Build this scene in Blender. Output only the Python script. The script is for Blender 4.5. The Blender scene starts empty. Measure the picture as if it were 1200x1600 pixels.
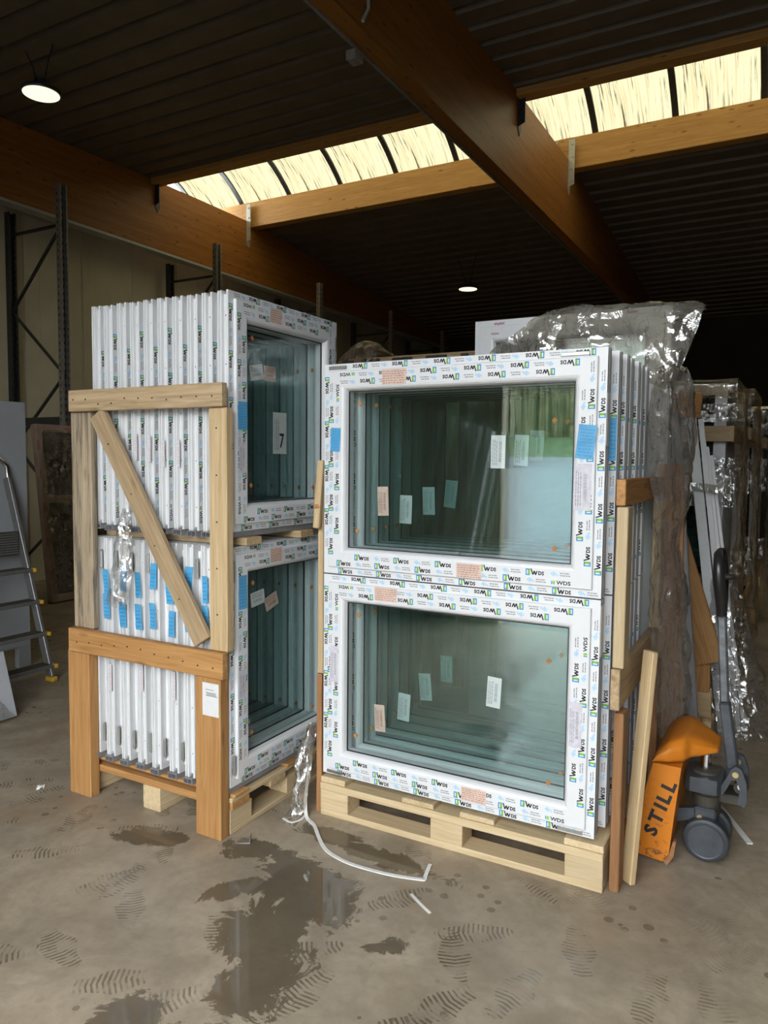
import bpy, bmesh, math, random
from mathutils import Vector, Matrix, noise as mnoise
random.seed(7)
S = bpy.context.scene
C = S.collection
R = math.radians

# ------------------------------------------------------------------ camera
cam_d = bpy.data.cameras.new('camera'); cam = bpy.data.objects.new('camera', cam_d); C.objects.link(cam)
cam_d.sensor_fit = 'HORIZONTAL'; cam_d.sensor_width = 36.0; cam_d.lens = 36.0*1159/1200
cam_d.clip_start = 0.05; cam_d.clip_end = 300
def _cam():
    y, p, r = R(28.9), R(-3.92), R(0.55)
    f = Vector((-math.sin(y)*math.cos(p), math.cos(y)*math.cos(p), math.sin(p)))
    rt = Vector((math.cos(y), math.sin(y), 0)); up = rt.cross(f)
    rt2 = rt*math.cos(r)+up*math.sin(r); up2 = -rt*math.sin(r)+up*math.cos(r)
    m = Matrix((rt2, up2, -f)).transposed().to_4x4(); m.translation = (0, 0, 1.5)
    return m
cam.matrix_world = _cam(); S.camera = cam

# ------------------------------------------------------------------ world (overcast sky), exposure
W = bpy.data.worlds.new('world'); S.world = W; W.use_nodes = True
bg = W.node_tree.nodes['Background']; bg.inputs[0].default_value = (0.93, 0.97, 1.0, 1); bg.inputs[1].default_value = 1.5
S.view_settings.view_transform = 'Standard'; S.view_settings.look = 'None'
S.view_settings.exposure = 2.72; S.view_settings.gamma = 1.0; S.view_settings.use_curve_mapping = False
cy = S.cycles
cy.max_bounces = 8; cy.diffuse_bounces = 4; cy.glossy_bounces = 4; cy.transmission_bounces = 6; cy.transparent_max_bounces = 40
cy.use_adaptive_sampling = True; cy.adaptive_threshold = .02; cy.use_denoising = True; cy.sample_clamp_indirect = 6.0; cy.caustics_reflective = False; cy.caustics_refractive = False

# ------------------------------------------------------------------ materials
MATS = {}
class NT:
    def __init__(s, name):
        m = bpy.data.materials.new(name); m.use_nodes = True; MATS[name] = m
        s.m = m; s.t = m.node_tree; s.t.nodes.clear(); s.out = s.n('ShaderNodeOutputMaterial')
    def n(s, typ, **k):
        o = s.t.nodes.new(typ)
        for a, v in k.items(): setattr(o, a, v)
        return o
    def l(s, a, b): s.t.links.new(a, b)
    def val(s, sock, v):
        if hasattr(v, 'is_linked') or hasattr(v, 'links'): s.l(v, sock)
        else: sock.default_value = v
    def coord(s, kind='Object', scale=(1, 1, 1), rot=(0, 0, 0), loc=(0, 0, 0)):
        c = s.n('ShaderNodeTexCoord'); mp = s.n('ShaderNodeMapping')
        s.l(c.outputs[kind], mp.inputs[0]); mp.inputs['Scale'].default_value = scale
        mp.inputs['Rotation'].default_value = rot; mp.inputs['Location'].default_value = loc
        return mp.outputs[0]
    def noise(s, vec, scale=5, detail=3, rough=.5, dist=0):
        o = s.n('ShaderNodeTexNoise'); s.l(vec, o.inputs['Vector'])
        o.inputs['Scale'].default_value = scale; o.inputs['Detail'].default_value = detail
        o.inputs['Roughness'].default_value = rough; o.inputs['Distortion'].default_value = dist
        return o.outputs['Fac']
    def ramp(s, fac, stops, interp='LINEAR'):
        o = s.n('ShaderNodeValToRGB'); s.l(fac, o.inputs[0]); cr = o.color_ramp; cr.interpolation = interp
        while len(cr.elements) < len(stops): cr.elements.new(.5)
        for e, (p, c) in zip(cr.elements, stops):
            e.position = p; e.color = (c, c, c, 1) if isinstance(c, (int, float)) else (*c, 1)
        return o.outputs[0]
    def mix(s, fac, a, b, mode='MIX'):
        o = s.n('ShaderNodeMix', data_type='RGBA', blend_type=mode)
        s.val(o.inputs[0], fac)
        for sock, v in ((o.inputs[6], a), (o.inputs[7], b)):
            s.val(sock, v if hasattr(v, 'links') else (*v, 1) if len(v) == 3 else v)
        return o.outputs[2]
    def math(s, op, a, b=None, c=None, clamp=False):
        o = s.n('ShaderNodeMath', operation=op, use_clamp=clamp)
        s.val(o.inputs[0], a)
        if b is not None: s.val(o.inputs[1], b)
        if c is not None: s.val(o.inputs[2], c)
        return o.outputs[0]
    def bump(s, h, strength=.3, dist=.01):
        o = s.n('ShaderNodeBump'); s.l(h, o.inputs['Height']); o.inputs['Strength'].default_value = strength
        o.inputs['Distance'].default_value = dist
        return o.outputs[0]
    def bsdf(s, col, rough=.5, metal=0, spec=.5, normal=None, coat=0):
        o = s.n('ShaderNodeBsdfPrincipled')
        s.val(o.inputs['Base Color'], col if hasattr(col, 'links') else (*col, 1)); s.val(o.inputs['Roughness'], rough)
        s.val(o.inputs['Metallic'], metal); s.val(o.inputs['Specular IOR Level'], spec)
        if normal: s.l(normal, o.inputs['Normal'])
        o.inputs['Coat Weight'].default_value = coat
        s.l(o.outputs[0], s.out.inputs[0]); return o

def plain(name, col, rough=.5, metal=0, spec=.5, var=.08, sc=30, bump=0):
    m = NT(name); v = m.coord(); nf = m.noise(v, sc, 3)
    c = m.mix(m.ramp(nf, ((.3, 0.), (.7, 1.))), tuple(x*(1-var) for x in col), tuple(min(1, x*(1+var)) for x in col))
    m.bsdf(c, rough, metal, spec, m.bump(nf, bump, .004) if bump else None)
def wood(name, dark, light, axis=0, knots=.5, rough=.6, stain=0, lam=0, sc=1.0, vary=.25):
    m = NT(name)
    g = [22*sc]*3; g[axis] = 1.1*sc
    k = [7*sc]*3; k[axis] = 2.2*sc
    info = m.n('ShaderNodeObjectInfo')
    off = m.n('ShaderNodeVectorMath', operation='MULTIPLY_ADD')
    tc = m.n('ShaderNodeTexCoord'); m.l(tc.outputs['Object'], off.inputs[0]); off.inputs[1].default_value = (1, 1, 1)
    sc3 = m.n('ShaderNodeCombineXYZ'); rr = m.math('MULTIPLY', info.outputs['Random'], 37.0)
    for i in range(3): m.l(rr, sc3.inputs[i])
    m.l(sc3.outputs[0], off.inputs[2])
    def mp(scale):
        o = m.n('ShaderNodeMapping'); m.l(off.outputs[0], o.inputs[0]); o.inputs['Scale'].default_value = scale; return o.outputs[0]
    gr = m.noise(mp(g), 3, 5, .6, .8)
    col = m.mix(m.ramp(gr, ((.32, 0.), (.68, 1.))), dark, light)
    big = m.noise(mp([x*.12 for x in g]), 2, 2)
    col = m.mix(m.math('MULTIPLY', big, .35), col, tuple(x*.72 for x in dark))
    vo = m.n('ShaderNodeTexVoronoi'); m.l(mp(k), vo.inputs['Vector']); vo.inputs['Scale'].default_value = 1.6 if not lam else 2.6
    kn = m.ramp(vo.outputs['Distance'], ((.05, 1.), (.16, 0.))) if not lam else m.math('MULTIPLY', m.ramp(vo.outputs['Distance'], ((.10, 1.), (.20, 0.))), m.math('GREATER_THAN', vo.outputs['Color'], .42))
    col = m.mix(m.math('MULTIPLY', kn, knots), col, (dark[0]*.35, dark[1]*.28, dark[2]*.2))
    if lam:
        sp = m.n('ShaderNodeSeparateXYZ'); m.l(tc.outputs['Object'], sp.inputs[0])
        fl = m.math('FLOOR', m.math('DIVIDE', sp.outputs[2], lam))
        wn = m.n('ShaderNodeTexWhiteNoise', noise_dimensions='1D'); m.l(fl, wn.inputs['W'])
        col = m.mix(m.math('MULTIPLY', wn.outputs['Value'], .35), col, tuple(x*.6 for x in dark))
        fr = m.math('FRACT', m.math('DIVIDE', sp.outputs[2], lam))
        col = m.mix(m.ramp(fr, ((0, .35), (.04, 0.))), col, tuple(x*.3 for x in dark))
    if stain:
        st = m.ramp(m.noise(mp([x*.35 for x in g]), 6, 6, .7), ((.5, 0.), (.62, 1.)))
        col = m.mix(m.math('MULTIPLY', st, stain), col, (.09, .075, .06))
    hv = m.n('ShaderNodeHueSaturation'); m.l(col, hv.inputs['Color'])
    m.l(m.math('MULTIPLY_ADD', info.outputs['Random'], vary, 1-vary/2), hv.inputs['Value'])
    m.bsdf(hv.outputs[0], rough, 0, .3, m.bump(gr, .25, .003))

plain('pvc', (.74, .75, .765), .28, var=.015)
plain('pvc_edge', (.70, .71, .72), .35, var=.02)
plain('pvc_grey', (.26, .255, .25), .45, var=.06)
plain('grey_plastic', (.24, .24, .25), .5, var=.1)
plain('gasket', (.02, .02, .022), .6)
plain('ink_black', (.012, .012, .014), .5)
plain('ink_blue', (.03, .30, .60), .5)
plain('ink_green', (.25, .52, .04), .5)
plain('ink_pale', (.40, .62, .80), .5)
plain('ink_grey', (.30, .31, .33), .5)
plain('ink_red', (.30, .02, .05), .5)
plain('tape_blue', (.10, .38, .66), .45, var=.12, sc=12)
plain('label_pink', (.68, .50, .42), .7, var=.1)
plain('label_white', (.72, .72, .72), .6, var=.04)
plain('label_faint', (.62, .60, .66), .5, var=.1, sc=60)
plain('ink_brown', (.30, .14, .10), .6)
plain('cork', (.46, .20, .06), .8, var=.2)
plain('steel', (.42, .42, .40), .42, .9, var=.15)
plain('chrome', (.75, .75, .75), .12, 1.0)
plain('screw', (.06, .06, .06), .4, .6)
plain('white_steel', (.46, .47, .43), .5, .2, var=.1)
plain('rack_dark', (.055, .058, .06), .5, .4, var=.2)
plain('rack_grey', (.32, .31, .28), .5, .5, var=.2)
plain('wall_panel', (.60, .55, .39), .55, var=.06, sc=3)
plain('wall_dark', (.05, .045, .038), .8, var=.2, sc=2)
plain('deck', (.155, .125, .085), .55, .1, var=.1, sc=4)
plain('grey_panel', (.31, .325, .34), .5, var=.07, sc=4)
plain('alu', (.20, .20, .195), .4, .5, var=.1)
plain('dark_grey_paint', (.055, .062, .072), .42, var=.25, sc=18)
plain('shaft_paint', (.13, .14, .15), .35, .4, var=.35, sc=30)
plain('grime', (.045, .04, .03), .7, var=.4, sc=20)
plain('rubber', (.035, .04, .045), .5, var=.3, sc=12)
plain('grip', (.02, .019, .019), .3, var=.3, sc=10)
plain('brass', (.55, .45, .22), .35, .9)
plain('strap', (.80, .80, .78), .35)
plain('yellow_rubber', (.55, .32, .03), .6)
plain('brown_tape', (.34, .25, .20), .4, var=.15, sc=8)
plain('paper_card', (.42, .43, .46), .6, var=.04)
plain('dark_glass', (.012, .014, .018), .12, var=.2)
plain('silver_profile', (.36, .36, .38), .45, .3, var=.08)
plain('off_white', (.24, .235, .225), .5, var=.06, sc=6)
plain('asphalt', (.13, .135, .145), .8, var=.12, sc=3)
plain('grass', (.06, .088, .03), .8, var=.4, sc=4)
plain('corn', (.17, .155, .07), .7, var=.4, sc=2)
wood('pine', (.48, .33, .17), (.68, .52, .31))
wood('pine_orange', (.39, .185, .06), (.57, .32, .125), vary=.15)
wood('pine_pale', (.58, .43, .24), (.74, .60, .39), knots=.25)
wood('pine_grey', (.38, .26, .14), (.56, .42, .26), stain=.25)
wood('pine_old', (.36, .28, .19), (.55, .44, .30), stain=.85)
wood('pine_brown', (.28, .13, .055), (.42, .22, .10))
wood('glulam', (.30, .115, .022), (.44, .195, .045), axis=1, knots=.8, rough=.45, lam=.042, sc=.8, vary=.02)
wood('glulam_x', (.50, .25, .07), (.70, .40, .13), axis=0, knots=.75, rough=.5, lam=.042, sc=.8, vary=.02)

def mat_orange():
    m = NT('orange_paint'); v = m.coord()
    w = m.ramp(m.noise(m.coord(scale=(1, 1, 1.6)), 22, 8, .72, .6), ((.56, 0.), (.62, 1.)))
    w2 = m.ramp(m.noise(v, 4, 3), ((.5, 0.), (.75, .6)))
    sp = m.n('ShaderNodeSeparateXYZ'); tc = m.n('ShaderNodeTexCoord'); m.l(tc.outputs['Object'], sp.inputs[0])
    low = m.ramp(sp.outputs[2], ((.05, 1.), (.25, .15)))
    col = m.mix(w2, (.62, .20, .015), (.50, .14, .01))
    m.bsdf(m.mix(m.math('MULTIPLY', w, low), col, (.10, .06, .04)), .45, 0, .4)
mat_orange()
def mat_glass():
    m = NT('glass')
    tr = m.n('ShaderNodeBsdfTransparent'); tr.inputs[0].default_value = (.882, .938, .930, 1)
    gl = m.n('ShaderNodeBsdfGlossy'); gl.inputs['Roughness'].default_value = 0.0; gl.inputs[0].default_value = (.92, .97, 1, 1)
    lw = m.n('ShaderNodeLayerWeight'); lw.inputs[0].default_value = .5
    mx = m.n('ShaderNodeMixShader'); m.l(m.math('MULTIPLY_ADD', m.math('POWER', lw.outputs['Facing'], 5.), .9, .072, clamp=True), mx.inputs[0])
    m.l(tr.outputs[0], mx.inputs[1]); m.l(gl.outputs[0], mx.inputs[2]); m.l(mx.outputs[0], m.out.inputs[0])
mat_glass()
def mat_film(name, haze, gloss, tint=(1, 1, 1), bscale=18):
    m = NT(name); v = m.coord()
    n1 = m.noise(v, bscale*.5, 4, .6, 1.2); n2 = m.noise(m.coord(scale=(1, 1, .35)), bscale*1.3, 2, .5, 1.5)
    ds = m.n('ShaderNodeVectorMath', operation='ADD'); m.l(m.coord(scale=(1, 1, .55)), ds.inputs[0])
    nz = m.n('ShaderNodeTexNoise'); m.l(v, nz.inputs['Vector']); nz.inputs['Scale'].default_value = bscale*.4
    sc_ = m.n('ShaderNodeVectorMath', operation='SCALE'); m.l(nz.outputs['Color'], sc_.inputs[0]); sc_.inputs['Scale'].default_value = .09; m.l(sc_.outputs[0], ds.inputs[1])
    vf = m.n('ShaderNodeTexVoronoi'); m.l(ds.outputs[0], vf.inputs['Vector']); vf.inputs['Scale'].default_value = bscale*.75
    crk = m.ramp(m.math('ABSOLUTE', m.math('SUBTRACT', n2, .5)), ((.0, 1.), (.03, 0.)))
    bp = m.bump(m.math('ADD', vf.outputs['Distance'], m.math('MULTIPLY', n1, .6)), .75, .03)
    tr = m.n('ShaderNodeBsdfTransparent'); tr.inputs[0].default_value = (.97*tint[0], .97*tint[1], .97*tint[2], 1)
    c = (.80*tint[0], .79*tint[1], .77*tint[2], 1)
    df = m.n('ShaderNodeBsdfDiffuse'); df.inputs[0].default_value = c
    tl = m.n('ShaderNodeBsdfTranslucent'); tl.inputs[0].default_value = c
    dm = m.n('ShaderNodeMixShader'); dm.inputs[0].default_value = .35; m.l(df.outputs[0], dm.inputs[1]); m.l(tl.outputs[0], dm.inputs[2])
    gl = m.n('ShaderNodeBsdfGlossy'); gl.inputs['Roughness'].default_value = .08; m.l(bp, gl.inputs['Normal'])
    a = m.n('ShaderNodeMixShader'); m.l(m.ramp(n1, ((.3, haze*.6), (.7, min(1, haze*1.4)))), a.inputs[0]); m.l(tr.outputs[0], a.inputs[1]); m.l(dm.outputs[0], a.inputs[2])
    b = m.n('ShaderNodeMixShader'); m.l(m.math('MULTIPLY_ADD', crk, gloss*.20, gloss*.14, clamp=True), b.inputs[0])
    m.l(a.outputs[0], b.inputs[1]); m.l(gl.outputs[0], b.inputs[2]); m.l(b.outputs[0], m.out.inputs[0])
mat_film('film', .32, 2.0, (.90, .87, .82))
mat_film('film_milky', .38, 1.5, (.84, .81, .74), 10)
mat_film('film_clear', .10, 2.2, bscale=26)
mat_film('film_brown', .22, 1.3, (.88, .80, .66))
def mat_skylight():
    m = NT('skylight_sheet')
    st = m.noise(m.coord(scale=(13, .28, .28)), 3, 6, .72, .35)
    st2 = m.noise(m.coord(scale=(26, .5, .5)), 2, 3, .6, .2)
    blot = m.noise(m.coord(), 1.1, 2)
    col = m.mix(m.ramp(blot, ((.3, 0.), (.7, 1.))), (.92, .84, .56), (.95, .89, .67))
    col = m.mix(m.ramp(st2, ((.48, 0.), (.72, .6))), col, (.50, .35, .14))
    col = m.mix(m.ramp(st, ((.555, 0.), (.63, .95))), col, (.03, .018, .008))
    col = m.mix(1.0, col, (.155, .148, .125), 'MULTIPLY')
    t = m.n('ShaderNodeBsdfTranslucent'); m.l(col, t.inputs[0]); d = m.n('ShaderNodeBsdfDiffuse'); m.l(col, d.inputs[0])
    mx = m.n('ShaderNodeMixShader'); mx.inputs[0].default_value = .08; m.l(t.outputs[0], mx.inputs[1]); m.l(d.outputs[0], mx.inputs[2])
    m.l(mx.outputs[0], m.out.inputs[0])
mat_skylight()
def mat_lamp(name, s):
    m = NT(name); e = m.n('ShaderNodeEmission'); e.inputs[0].default_value = (1, .93, .66, 1); e.inputs[1].default_value = s
    m.l(e.outputs[0], m.out.inputs[0])
mat_lamp('lamp_lens', .20)
def mat_floor():
    m = NT('concrete')
    tc = m.n('ShaderNodeTexCoord'); P = tc.outputs['Object']
    sp = m.n('ShaderNodeSeparateXYZ'); m.l(P, sp.inputs[0]); X, Y = sp.outputs[0], sp.outputs[1]
    big = m.noise(P, .9, 5, .6, .4); fine = m.noise(P, 26, 6, .65); mid = m.noise(P, 4.5, 5, .6, .6)
    col = m.mix(m.ramp(big, ((.3, 0.), (.7, 1.))), (.24, .192, .137), (.37, .30, .215))
    col = m.mix(m.ramp(mid, ((.35, 0.), (.66, .75))), col, (.46, .385, .285))
    col = m.mix(m.ramp(m.noise(P, 2.3, 6, .65, .8), ((.45, 0.), (.68, .6))), col, (.17, .135, .098))
    col = m.mix(m.ramp(fine, ((.45, 0.), (.8, .35))), col, (.13, .108, .085))
    warm = m.ramp(m.noise(P, 1.7, 3, .5, 1), ((.58, 0.), (.72, .45)))
    col = m.mix(warm, col, (.26, .17, .085))
    # wet patches: ellipses with a ragged rim, where water was tracked in
    jit = m.math('MULTIPLY_ADD', m.noise(P, 6, 9, .72, 1.2), 3.4, -1.7)
    wet = None
    for (cx, cy_, ax, ay, rot) in WET:
        c, s_ = math.cos(rot), math.sin(rot)
        dx = m.math('SUBTRACT', X, cx); dy = m.math('SUBTRACT', Y, cy_)
        u = m.math('DIVIDE', m.math('ADD', m.math('MULTIPLY', dx, c), m.math('MULTIPLY', dy, s_)), ax)
        v = m.math('DIVIDE', m.math('SUBTRACT', m.math('MULTIPLY', dy, c), m.math('MULTIPLY', dx, s_)), ay)
        d = m.math('SQRT', m.math('ADD', m.math('MULTIPLY', u, u), m.math('MULTIPLY', v, v)))
        w = m.ramp(m.math('ADD', d, jit), ((.88, 1.), (1.0, 0.)))
        wet = w if wet is None else m.math('MAXIMUM', wet, w)
    # droplets
    vo = m.n('ShaderNodeTexVoronoi'); m.l(P, vo.inputs['Vector']); vo.inputs['Scale'].default_value = 17
    dreg = m.ramp(m.noise(P, 1.6, 2), ((.52, 0.), (.60, 1.)))
    spc = m.n('ShaderNodeSeparateColor'); m.l(vo.outputs['Color'], spc.inputs[0])
    drop = m.math('LESS_THAN', m.math('ADD', vo.outputs['Distance'], m.math('MULTIPLY', mid, .25)), m.math('MULTIPLY', spc.outputs[0], .42))
    drop = m.math('MULTIPLY', drop, m.math('MULTIPLY', dreg, .8))
    # boot prints: per-cell rotated lug stripes inside a sole-shaped ellipse
    def boots(scale, off, thr):
        mp = m.n('ShaderNodeMapping'); m.l(P, mp.inputs[0]); mp.inputs['Location'].default_value = off; mp.inputs['Scale'].default_value = (1, 1, 0)
        v2 = m.n('ShaderNodeTexVoronoi', voronoi_dimensions='2D'); m.l(mp.outputs[0], v2.inputs['Vector']); v2.inputs['Scale'].default_value = scale
        sc_ = m.n('ShaderNodeSeparateColor'); m.l(v2.outputs['Color'], sc_.inputs[0])
        rel = m.n('ShaderNodeVectorMath', operation='SUBTRACT'); m.l(mp.outputs[0], rel.inputs[0]); m.l(v2.outputs['Position'], rel.inputs[1])
        ro = m.n('ShaderNodeVectorRotate', rotation_type='Z_AXIS'); m.l(rel.outputs[0], ro.inputs['Vector'])
        m.l(m.math('MULTIPLY', sc_.outputs[0], 6.28), ro.inputs['Angle'])
        s2 = m.n('ShaderNodeSeparateXYZ'); m.l(ro.outputs[0], s2.inputs[0]); a, b = s2.outputs[0], s2.outputs[1]
        waist = m.math('MULTIPLY_ADD', m.math('COSINE', m.math('MULTIPLY', b, 42.)), .010, .042)
        inside = m.math('LESS_THAN', m.math('ADD', m.math('POWER', m.math('DIVIDE', a, waist), 2.), m.math('POWER', m.math('DIVIDE', b, .125), 4.)), m.math('MULTIPLY_ADD', fine, 1.2, .4))
        stripe = m.math('GREATER_THAN', m.math('SINE', m.math('MULTIPLY', m.math('ADD', b, m.math('MULTIPLY', m.math('ABSOLUTE', a), .2)), 400.)), m.math('MULTIPLY_ADD', m.noise(P, 30, 3), 2.6, -1.1))
        pres = m.math('GREATER_THAN', sc_.outputs[1], thr)
        return m.math('MULTIPLY', m.math('MULTIPLY', inside, stripe), pres)
    reg = m.math('MULTIPLY', m.ramp(Y, ((.0, 0.), (.001, 1.), (1., 1.))), m.ramp(m.math('DIVIDE', Y, 3.2), ((.72, 1.), (.86, 0.))))
    reg = m.math('MULTIPLY', reg, m.ramp(m.math('MULTIPLY_ADD', X, -.33, 0.), ((.05, .55), (.3, 1.), (.9, .7))))
    bt = m.math('MAXIMUM', boots(2.9, (.3, .2, 0), .2), boots(2.5, (5.1, 3.7, 0), .3))
    bt = m.math('MULTIPLY', bt, m.math('MULTIPLY', reg, m.ramp(m.noise(P, 14, 4), ((.36, .0), (.56, .95)))))
    # scuffs and tyre marks
    scf = m.ramp(m.noise(m.coord(scale=(1.2, 12, 1), rot=(0, 0, .9)), 3, 5, .7, .5), ((.66, 0.), (.74, .35)))
    scf2 = m.ramp(m.noise(m.coord(scale=(10, .8, 1), rot=(0, 0, .25)), 3, 5, .7, .6), ((.68, 0.), (.74, .3)))
    damp = m.math('MAXIMUM', m.math('MULTIPLY', drop, .75), m.math('MULTIPLY', bt, 1.0))
    allw = m.math('MAXIMUM', wet, damp)
    col = m.mix(m.math('MAXIMUM', scf, scf2), col, (.11, .095, .08))
    col = m.mix(m.math('MULTIPLY', allw, .78), col, (.085, .064, .038))
    # saw-cut joint
    jl = m.math('LESS_THAN', m.math('ABSOLUTE', m.math('ADD', X, 2.862)), .004)
    col = m.mix(m.math('MULTIPLY', jl, .6), col, (.32, .30, .27))
    rough = m.math('MULTIPLY_ADD', fine, .25, .33)
    rough = m.math('ADD', m.math('MULTIPLY', rough, m.math('SUBTRACT', 1., m.math('MULTIPLY', allw, .8))), m.math('MULTIPLY', wet, -.06), clamp=True)
    hgt = m.math('MULTIPLY', m.math('ADD', m.math('MULTIPLY', fine, .35), m.math('MULTIPLY', mid, .65)), m.math('SUBTRACT', 1., wet))
    m.bsdf(col, rough, 0, .45, m.bump(hgt, .22, .006))
WET = [(-1.42, 2.40, .36, .055, -.10), (-1.44, 2.08, .27, .15, -.35), (-1.40, 1.80, .16, .20, .5), (-1.30, 1.62, .12, .15, .2), (-1.78, 2.18, .12, .07, .4),
       (-1.05, 1.93, .08, .04, .6), (-.72, 1.62, .10, .07, .3), (-2.20, 2.05, .16, .06, .3), (-1.65, 1.95, .14, .06, .9), (-1.5, 1.3, .12, .12, .9)]
mat_floor()

# ------------------------------------------------------------------ mesh helpers
class MB:
    def __init__(s): s.v = []; s.f = []; s.mi = []; s.mats = []; s.sm = []
    def m(s, name):
        if name not in s.mats: s.mats.append(name)
        return s.mats.index(name)
    def add(s, vs, fs, mat, smooth=False):
        b = len(s.v); s.v += [tuple(v) for v in vs]; i = s.m(mat)
        for f in fs: s.f.append(tuple(b+k for k in f)); s.mi.append(i); s.sm.append(smooth)
    def box(s, a, b, mat):
        (x0, y0, z0), (x1, y1, z1) = a, b
        s.add([(x0, y0, z0), (x1, y0, z0), (x1, y1, z0), (x0, y1, z0), (x0, y0, z1), (x1, y0, z1), (x1, y1, z1), (x0, y1, z1)],
              [(0, 3, 2, 1), (4, 5, 6, 7), (0, 1, 5, 4), (1, 2, 6, 5), (2, 3, 7, 6), (3, 0, 4, 7)], mat)
    def bbox(s, a, b, mat, c=.004):
        # box with chamfered edges on every side
        (x0, y0, z0), (x1, y1, z1) = a, b; xs = (x0, x1); ys = (y0, y1); zs = (z0, z1)
        bm = bmesh.new(); vs = [bm.verts.new((xs[i & 1], ys[(i >> 1) & 1], zs[i >> 2])) for i in range(8)]
        for f in ((0, 2, 3, 1), (4, 5, 7, 6), (0, 1, 5, 4), (1, 3, 7, 5), (3, 2, 6, 7), (2, 0, 4, 6)): bm.faces.new([vs[k] for k in f])
        bmesh.ops.bevel(bm, geom=bm.edges[:], offset=min(c, .45*min(abs(x1-x0), abs(y1-y0), abs(z1-z0))), segments=1, affect='EDGES')
        bm.verts.index_update(); s.add([v.co[:] for v in bm.verts], [[v.index for v in f.verts] for f in bm.faces], mat); bm.free()
    def prism(s, poly, axis, a, b, mat):
        # poly: 2D points in the two other axes (in xyz order), extruded along axis from a to b
        n = len(poly); vs = []
        for t in (a, b):
            for p in poly:
                q = list(p); q.insert(axis, t); vs.append(q)
        fs = [tuple(range(n))[::-1], tuple(range(n, 2*n))]+[(i, (i+1) % n, n+(i+1) % n, n+i) for i in range(n)]
        s.add(vs, fs, mat)
    def ring(s, prof, x0, z0, x1, z1, mat, edge_mat=None, edge_from=99):
        n = len(prof); vs = []
        for (sx, sz) in ((0, 0), (1, 0), (1, 1), (0, 1)):
            for (u, y) in prof: vs.append((x1-u if sx else x0+u, y, z1-u if sz else z0+u))
        for i in range(n):
            j = (i+1) % n
            s.add([vs[k*n+q] for k in range(4) for q in (i, j)], [((2*k), (2*k+1), (2*((k+1) % 4)+1), (2*((k+1) % 4))) for k in range(4)], edge_mat if edge_mat and i >= edge_from else mat)
    def tube(s, pts, r, mat, n=8, caps=True):
        pts = [Vector(p) for p in pts]; k = len(pts); vs = []
        prev = None
        for i, p in enumerate(pts):
            d = (pts[min(i+1, k-1)]-pts[max(i-1, 0)]).normalized()
            if prev is None:
                a = d.cross(Vector((0, 0, 1)));
                if a.length < .05: a = d.cross(Vector((1, 0, 0)))
            else: a = prev-d*prev.dot(d)
            a.normalize(); prev = a; b = d.cross(a); ri = r[i] if isinstance(r, (list, tuple)) else r
            for q in range(n):
                t = 2*math.pi*q/n; vs.append(p+a*math.cos(t)*ri+b*math.sin(t)*ri)
        fs = [(i*n+q, i*n+(q+1) % n, (i+1)*n+(q+1) % n, (i+1)*n+q) for i in range(k-1) for q in range(n)]
        s.add(vs, fs, mat, True)
        if caps: s.add(vs[:n]+vs[-n:], [tuple(range(n))[::-1], tuple(range(n, 2*n))], mat)
    def lathe(s, prof, c, axis, mat, n=24):
        # prof: (radius, along) pairs
        c = Vector(c); vs = []
        ax = Vector([0, 0, 0]); ax[axis] = 1; e1 = Vector([0, 0, 0]); e1[(axis+1) % 3] = 1; e2 = ax.cross(e1)
        for (r, h) in prof:
            for q in range(n):
                t = 2*math.pi*q/n; vs.append(c+ax*h+e1*r*math.cos(t)+e2*r*math.sin(t))
        k = len(prof)
        s.add(vs, [(i*n+q, i*n+(q+1) % n, (i+1)*n+(q+1) % n, (i+1)*n+q) for i in range(k-1) for q in range(n)]
              + [tuple(range(n))[::-1], tuple(range((k-1)*n, k*n))], mat)
    def quad(s, o, a, b, mat):
        o, a, b = Vector(o), Vector(a), Vector(b); s.add([o, o+a, o+a+b, o+b], [(0, 1, 2, 3)], mat)
    def mesh(s, name, recalc=True):
        me = bpy.data.meshes.new(name); me.from_pydata(s.v, [], s.f)
        for mname in s.mats: me.materials.append(MATS[mname])
        me.polygons.foreach_set('material_index', s.mi); me.polygons.foreach_set('use_smooth', s.sm)
        if recalc:
            bm = bmesh.new(); bm.from_mesh(me); bmesh.ops.recalc_face_normals(bm, faces=bm.faces[:]); bm.to_mesh(me); bm.free()
        me.update(); return me
    def build(s, name, parent=None, recalc=True, loc=None, label=None):
        return link(name, s.mesh(name, recalc), parent, loc, label)
def link(name, me, parent=None, loc=None, label=None):
    o = bpy.data.objects.new(name, me); C.objects.link(o); o.parent = parent
    if loc: o.location = loc
    if label: o['label'] = label
    return o
def tag(o, label, cat, group=None, kind='thing'):
    o['label'] = label; o['category'] = cat; o['kind'] = kind
    if group: o['group'] = group
    return o
def thing(name, label, cat, loc=(0, 0, 0), rz=0, group=None):
    o = bpy.data.objects.new(name, None); C.objects.link(o); o.location = loc; o.rotation_euler = (0, 0, rz); o.empty_display_size = .1
    return tag(o, label, cat, group)
def stuff(o):
    o['kind'] = 'stuff'; return o
def struct(o, label=None):
    o['kind'] = 'structure'
    if label: o['label'] = label
    return o
def copy_tree(o, parent=None):
    c = o.copy(); C.objects.link(c); c.parent = parent
    for ch in o.children: copy_tree(ch, c)
    return c
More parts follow.
